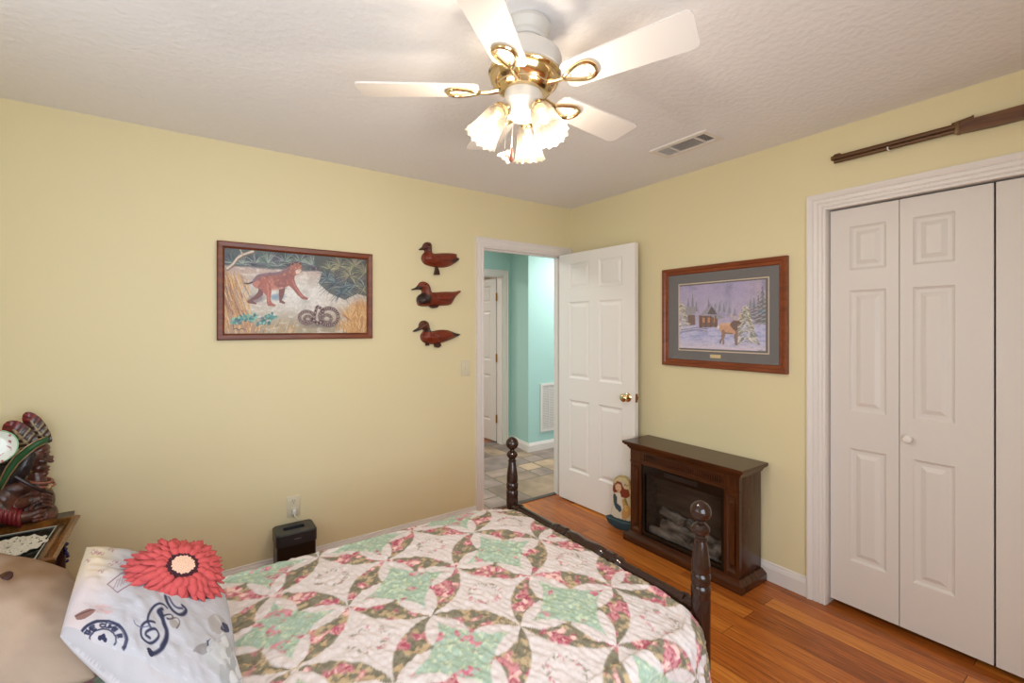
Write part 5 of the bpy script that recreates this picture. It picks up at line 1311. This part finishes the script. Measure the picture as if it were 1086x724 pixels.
pb(q, 22, 540, 0, 0.105, 0.075, 0.075); pb(q, 42, 532, -0.005, 0.050, 0.062, 0.072); pb(q, 28, 526, 0, 0.080, 0.070, 0.050); pb(q, 12, 519, -0.045, 0.064, 0.042, 0.044); pb(q, 3, 531, -0.065, 0.045, 0.036, 0.055); pb(q, 49, 546, 0, 0.038, 0.06, 0.05)
limb(q, [W3(40, 516, 0), W3(39, 500, 0)], [0.034, 0.027])
pb(q, 35, 484, 0, 0.052, 0.052, 0.060); pb(q, 42, 495, 0, 0.026, 0.035, 0.024); pb(q, 44, 476, 0, 0.028, 0.040, 0.026)
pb(q, 48.5, 486, 0, 0.015, 0.032, 0.022)
pb(q, 54, 486, 0, 0.0075, 0.009, 0.015, (0, 0.5, 0)); pb(q, 54.8, 489, 0, 0.0085, 0.011, 0.0065)
pb(q, 50.5, 495, 0, 0.010, 0.018, 0.0042); pb(q, 50, 498.2, 0, 0.010, 0.017, 0.0042); pb(q, 48, 502, 0, 0.012, 0.018, 0.010)
pb(q, 50, 479, -0.016, 0.012, 0.018, 0.0055, (0, 0.2, 0)); pb(q, 44, 489, -0.032, 0.018, 0.010, 0.009); pb(q, 31, 489, -0.054, 0.009, 0.007, 0.016)
limb(q, [W3(-8, 532, -0.085), W3(6, 545, -0.098), W3(22, 549, -0.098), W3(34, 546, -0.088)], [0.030, 0.030, 0.025, 0.022])
for i, (x1_, y1_, x2_, y2_) in enumerate(((34, 541, 47, 536), (35, 545, 49, 541), (35, 549, 48, 546), (34, 552, 45, 551))):
    limb(q, [W3(x1_, y1_, -0.098), W3((x1_+x2_)/2, (y1_+y2_)/2-0.5, -0.096), W3(x2_, y2_, -0.082)], [0.0095, 0.0085, 0.0065])
limb(q, [W3(32, 541, -0.100), W3(36, 535, -0.100), W3(41, 532, -0.090)], [0.010, 0.009, 0.007])
limb(q, [W3(20, 534, -0.060), W3(34, 530, -0.080), W3(44, 529, -0.072)], [0.026, 0.020, 0.015])
for i in range(4): limb(q, [W3(43, 524+i*3.6, -0.082), W3(50, 525+i*3.6, -0.072), W3(55, 527+i*3.6, -0.055)], [0.0085, 0.0078, 0.006])
body = q.build('body', SK, fig, smooth='all')
md = body.modifiers.new('remesh', 'REMESH'); md.mode = 'VOXEL'; md.voxel_size = 0.0026; md.use_smooth_shade = True
md = body.modifiers.new('soften', 'SMOOTH'); md.iterations = 2; md.factor = 0.5
q = MB(); pb(q, 47.8, 483.5, -0.030, 0.007, 0.005, 0.0035); q.build('eye', mat('dark_eye', rgb(16, 12, 12), 0.2), fig, smooth=True)
q = MB(); rg = random.Random(5)
for i in range(22):
    f_ = i/21; x_ = 36-14*f_; y_ = 480+4*f_; dy = -0.052-0.012*math.sin(PI*f_)
    limb(q, [W3(x_, y_, dy), W3(x_-4, y_+12, dy-0.012), W3(x_-9-6*f_, y_+22, dy-0.014), W3(x_-16-8*f_+rg.uniform(-2, 2), y_+31+rg.uniform(-2, 2), dy-0.006)], [0.008, 0.012, 0.011, 0.005])
for i in range(10):
    limb(q, [W3(30-2*i, 478+i, 0.03-0.006*i), W3(20-2*i, 490, 0.04), W3(12-2*i, 506, 0.04), W3(6-2*i, 514, 0.03)], [0.012, 0.016, 0.014, 0.006])
q.build('hair', bump(mat('black_carved_hair', rgb(34, 28, 30), 0.3), 60, 0.6, 0.004), fig, smooth=True)
GREEN = mat('green_headband', rgb(38, 84, 50), 0.35); GOLD = mat('old_gold_edge', rgb(150, 120, 84), 0.35, 0.4)
top = [(53, 461.5, 0.0), (48, 463, -0.036), (38, 467, -0.058), (27, 474, -0.066), (16, 483, -0.070), (7, 495, -0.072), (1, 507, -0.072), (-2, 516, -0.070)]
bot = [(53.5, 468, 0.0), (48, 470, -0.040), (39, 474.5, -0.062), (29, 482.5, -0.070), (20, 491, -0.076), (12, 502, -0.078), (6, 512, -0.078), (2, 519, -0.076)]
off3 = lambda p: Vector((FX+p[0], FY+p[1], FZ+p[2]))
T3 = [off3(W3(*p)) for p in top]; B3 = [off3(W3(*p)) for p in bot]; mid3 = [(a_+b_)/2 + Vector((0.001, -0.005, 0)) for a_, b_ in zip(T3, B3)]
q = MB(); q.grid([[a_, m_, b_] for a_, m_, b_ in zip(T3, mid3, B3)])
hb = q.build('headband', GREEN, fig, smooth=True); md = hb.modifiers.new('thickness', 'SOLIDIFY'); md.thickness = 0.008; md.offset = 0
for row in (T3, B3):
    q = MB(); q.tube([p+Vector((0, -0.004, 0)) for p in row], 0.0028, 6); q.build('headband_trim', GOLD, fig, smooth=True)
def feather(basep, tipp, wd, dy):
    b_ = Vector(W3(basep[0], basep[1], dy)); t_ = Vector(W3(tipp[0], tipp[1], dy)); ax = (t_-b_); L_ = ax.length; ax.normalize(); side = ax.cross(Vector((0, 1, 0))).normalized()
    n_u, n_v = 46, 20; q_co = []; q_cl = []
    for face in (1, -1):
        for i in range(n_u):
            t = i/(n_u-1); w_ = wd*math.sqrt(max(0, 1-((t-0.55)/0.62)**2)) if t < 0.55 else wd*math.sqrt(max(0, 1-((t-0.55)/0.45)**2))
            for j in range(n_v):
                s_ = -1+2*j/(n_v-1); bulge = 0.012*(1-s_*s_)*math.sin(PI*min(1, t+0.02)); ph_ = abs(s_)*5-t*40
                p_ = b_+ax*L_*t+side*w_*s_+Vector((0, -1, 0))*face*(bulge+0.0012*math.sin(ph_)+0.001)
                q_co.append(p_+Vector((FX, FY, FZ)))
                red = max(0, min(1, (t-0.60)*4)); ln_ = 0.5+0.5*math.sin(ph_)
                base_c = np.array([74, 50, 40.])*(1-red)+np.array([116, 26, 30.])*red; base_c = base_c*(0.75+0.35*ln_)
                if abs(s_) < 0.07 and t < 0.75: base_c = np.array([164, 146, 116.])
                if 0.15 < t < 0.62 and ln_ > 0.80: base_c = np.array([140, 122, 92.])
                q_cl.append(base_c/255)
    F = grid_faces(n_u, n_v); F = np.concatenate([F, F[:, ::-1]+n_u*n_v])
    return fast_mesh('feather', np.array(q_co), F, attr_mat('painted_feather', 0.3), fig, np.array(q_cl), True, off=tuple(fig.location))
feather((37, 477), (7, 447), 0.040, -0.040)
feather((51, 470), (27, 437), 0.030, -0.015)
feather((46, 468), (30, 440), 0.026, 0.020)
for r_, yy_ in ((0.040, 509), (0.047, 513)):
    c0 = Vector(W3(42, yy_, 0)); q = MB()
    q.tube([(FX+c0.x+r_*math.cos(a_), FY+r_*1.15*math.sin(a_), FZ+c0.z-0.012*math.cos(a_)) for a_ in np.linspace(0, 2*PI, 28)[:-1]], 0.0055, 8, closed=True)
    q.build('necklace', mat('bone_red_necklace', rgb(150, 92, 74), 0.35), fig, smooth=True)
q = MB(); q.tube([off3(W3(*p)) for p in ((16, 505, -0.085), (30, 513, -0.090), (44, 520, -0.074), (55, 524, -0.045))], 0.007, 8)
st_ = q.build('chest_strap', mat('dark_leather', rgb(44, 26, 26), 0.4), fig, smooth=True)
q = MB(); q.sphere(off3(W3(51.5, 517, -0.068)), (0.011, 0.006, 0.011), 12); q.build('medallion', GOLD, st_, smooth=True)
q = MB()
for i in range(7):
    c0 = off3(W3(-6+i*4.6, 542+i*1.2, -0.094)); q.tube([(c0.x, c0.y+0.031*math.cos(a_), c0.z+0.031*math.sin(a_)) for a_ in np.linspace(0, 2*PI, 17)[:-1]], 0.0075, 8, closed=True)
q.build('arm_wrap', mat('red_arm_wrap', rgb(118, 28, 36), 0.4), fig, smooth=True, label='red ribbed arm wraps')
q = MB(); q.lathe([(0.001, 0.0005), (0.082, 0.0005), (0.082, 0.012), (0.07, 0.02), (0.001, 0.02)], 40, Matrix.Translation((FX+0.005, FY, FZ))); q.build('figure_base', SK, fig, smooth=True)

# round white plate on a brass easel, in front of the figure
pt = empty('decorative_plate', (-3.32, -0.30, sz-0.0115), label='round white plate with green rim and red motif beside the carved figure', cat='plate')
PX, PY, PZ = pt.location
c_ = Vector(at(-6, 474, 1.84)); dirp = (Vector(CAM)-c_).normalized(); dirp = Vector((dirp.x*0.6, dirp.y, 0.10)).normalized()
Mp = Matrix.Translation(c_) @ dirp.to_track_quat('Z', 'Y').to_matrix().to_4x4()
def plate():
    nr_, na = 34, 96; co = []; cl = []
    for i in range(nr_):
        r = 0.068*i/(nr_-1); 
        for j in range(na):
            a_ = 2*PI*j/na; z_ = 0.010*max(0, (r/0.068-0.55)/0.45)**1.5; co.append(Mp @ Vector((r*math.cos(a_), r*math.sin(a_), z_)))
            x, y = r/0.068*math.cos(a_), r/0.068*math.sin(a_); col = np.array([232, 236, 226.])
            if r > 0.064: col = np.array([136, 190, 140.])
            fl = math.sin(x*9+2*math.sin(y*6))*math.sin(y*8+math.cos(x*7)); 
            if 0.15 < abs(x) < 0.7 and fl > 0.72: col = np.array([186, 96, 110.])
            cl.append(col/255)
    F = []
    for i in range(nr_-1):
        for j in range(na): F.append([i*na+j, i*na+(j+1) % na, (i+1)*na+(j+1) % na, (i+1)*na+j])
    o = fast_mesh('plate_disc', np.array(co), F, attr_mat('painted_porcelain', 0.15), pt, np.array(cl), True, off=tuple(pt.location))
    md = o.modifiers.new('thickness', 'SOLIDIFY'); md.thickness = 0.004; md.offset = -1
plate()
q = MB(); bk_ = c_-dirp*0.012
q.tube([(bk_.x-0.035, bk_.y+0.02, PZ+0.004), bk_+Vector((-0.03, 0, -0.05)), bk_+Vector((-0.02, 0, 0.01))], 0.003, 8)
q.tube([(bk_.x-0.06, bk_.y+0.0, PZ+0.004), bk_+Vector((-0.03, 0, -0.05)), bk_+Vector((-0.028, -0.02, -0.062)), c_+Vector((-0.028, -0.022, -0.055))], 0.003, 8)
q.build('plate_stand', OLDBRASS, pt, smooth=True)
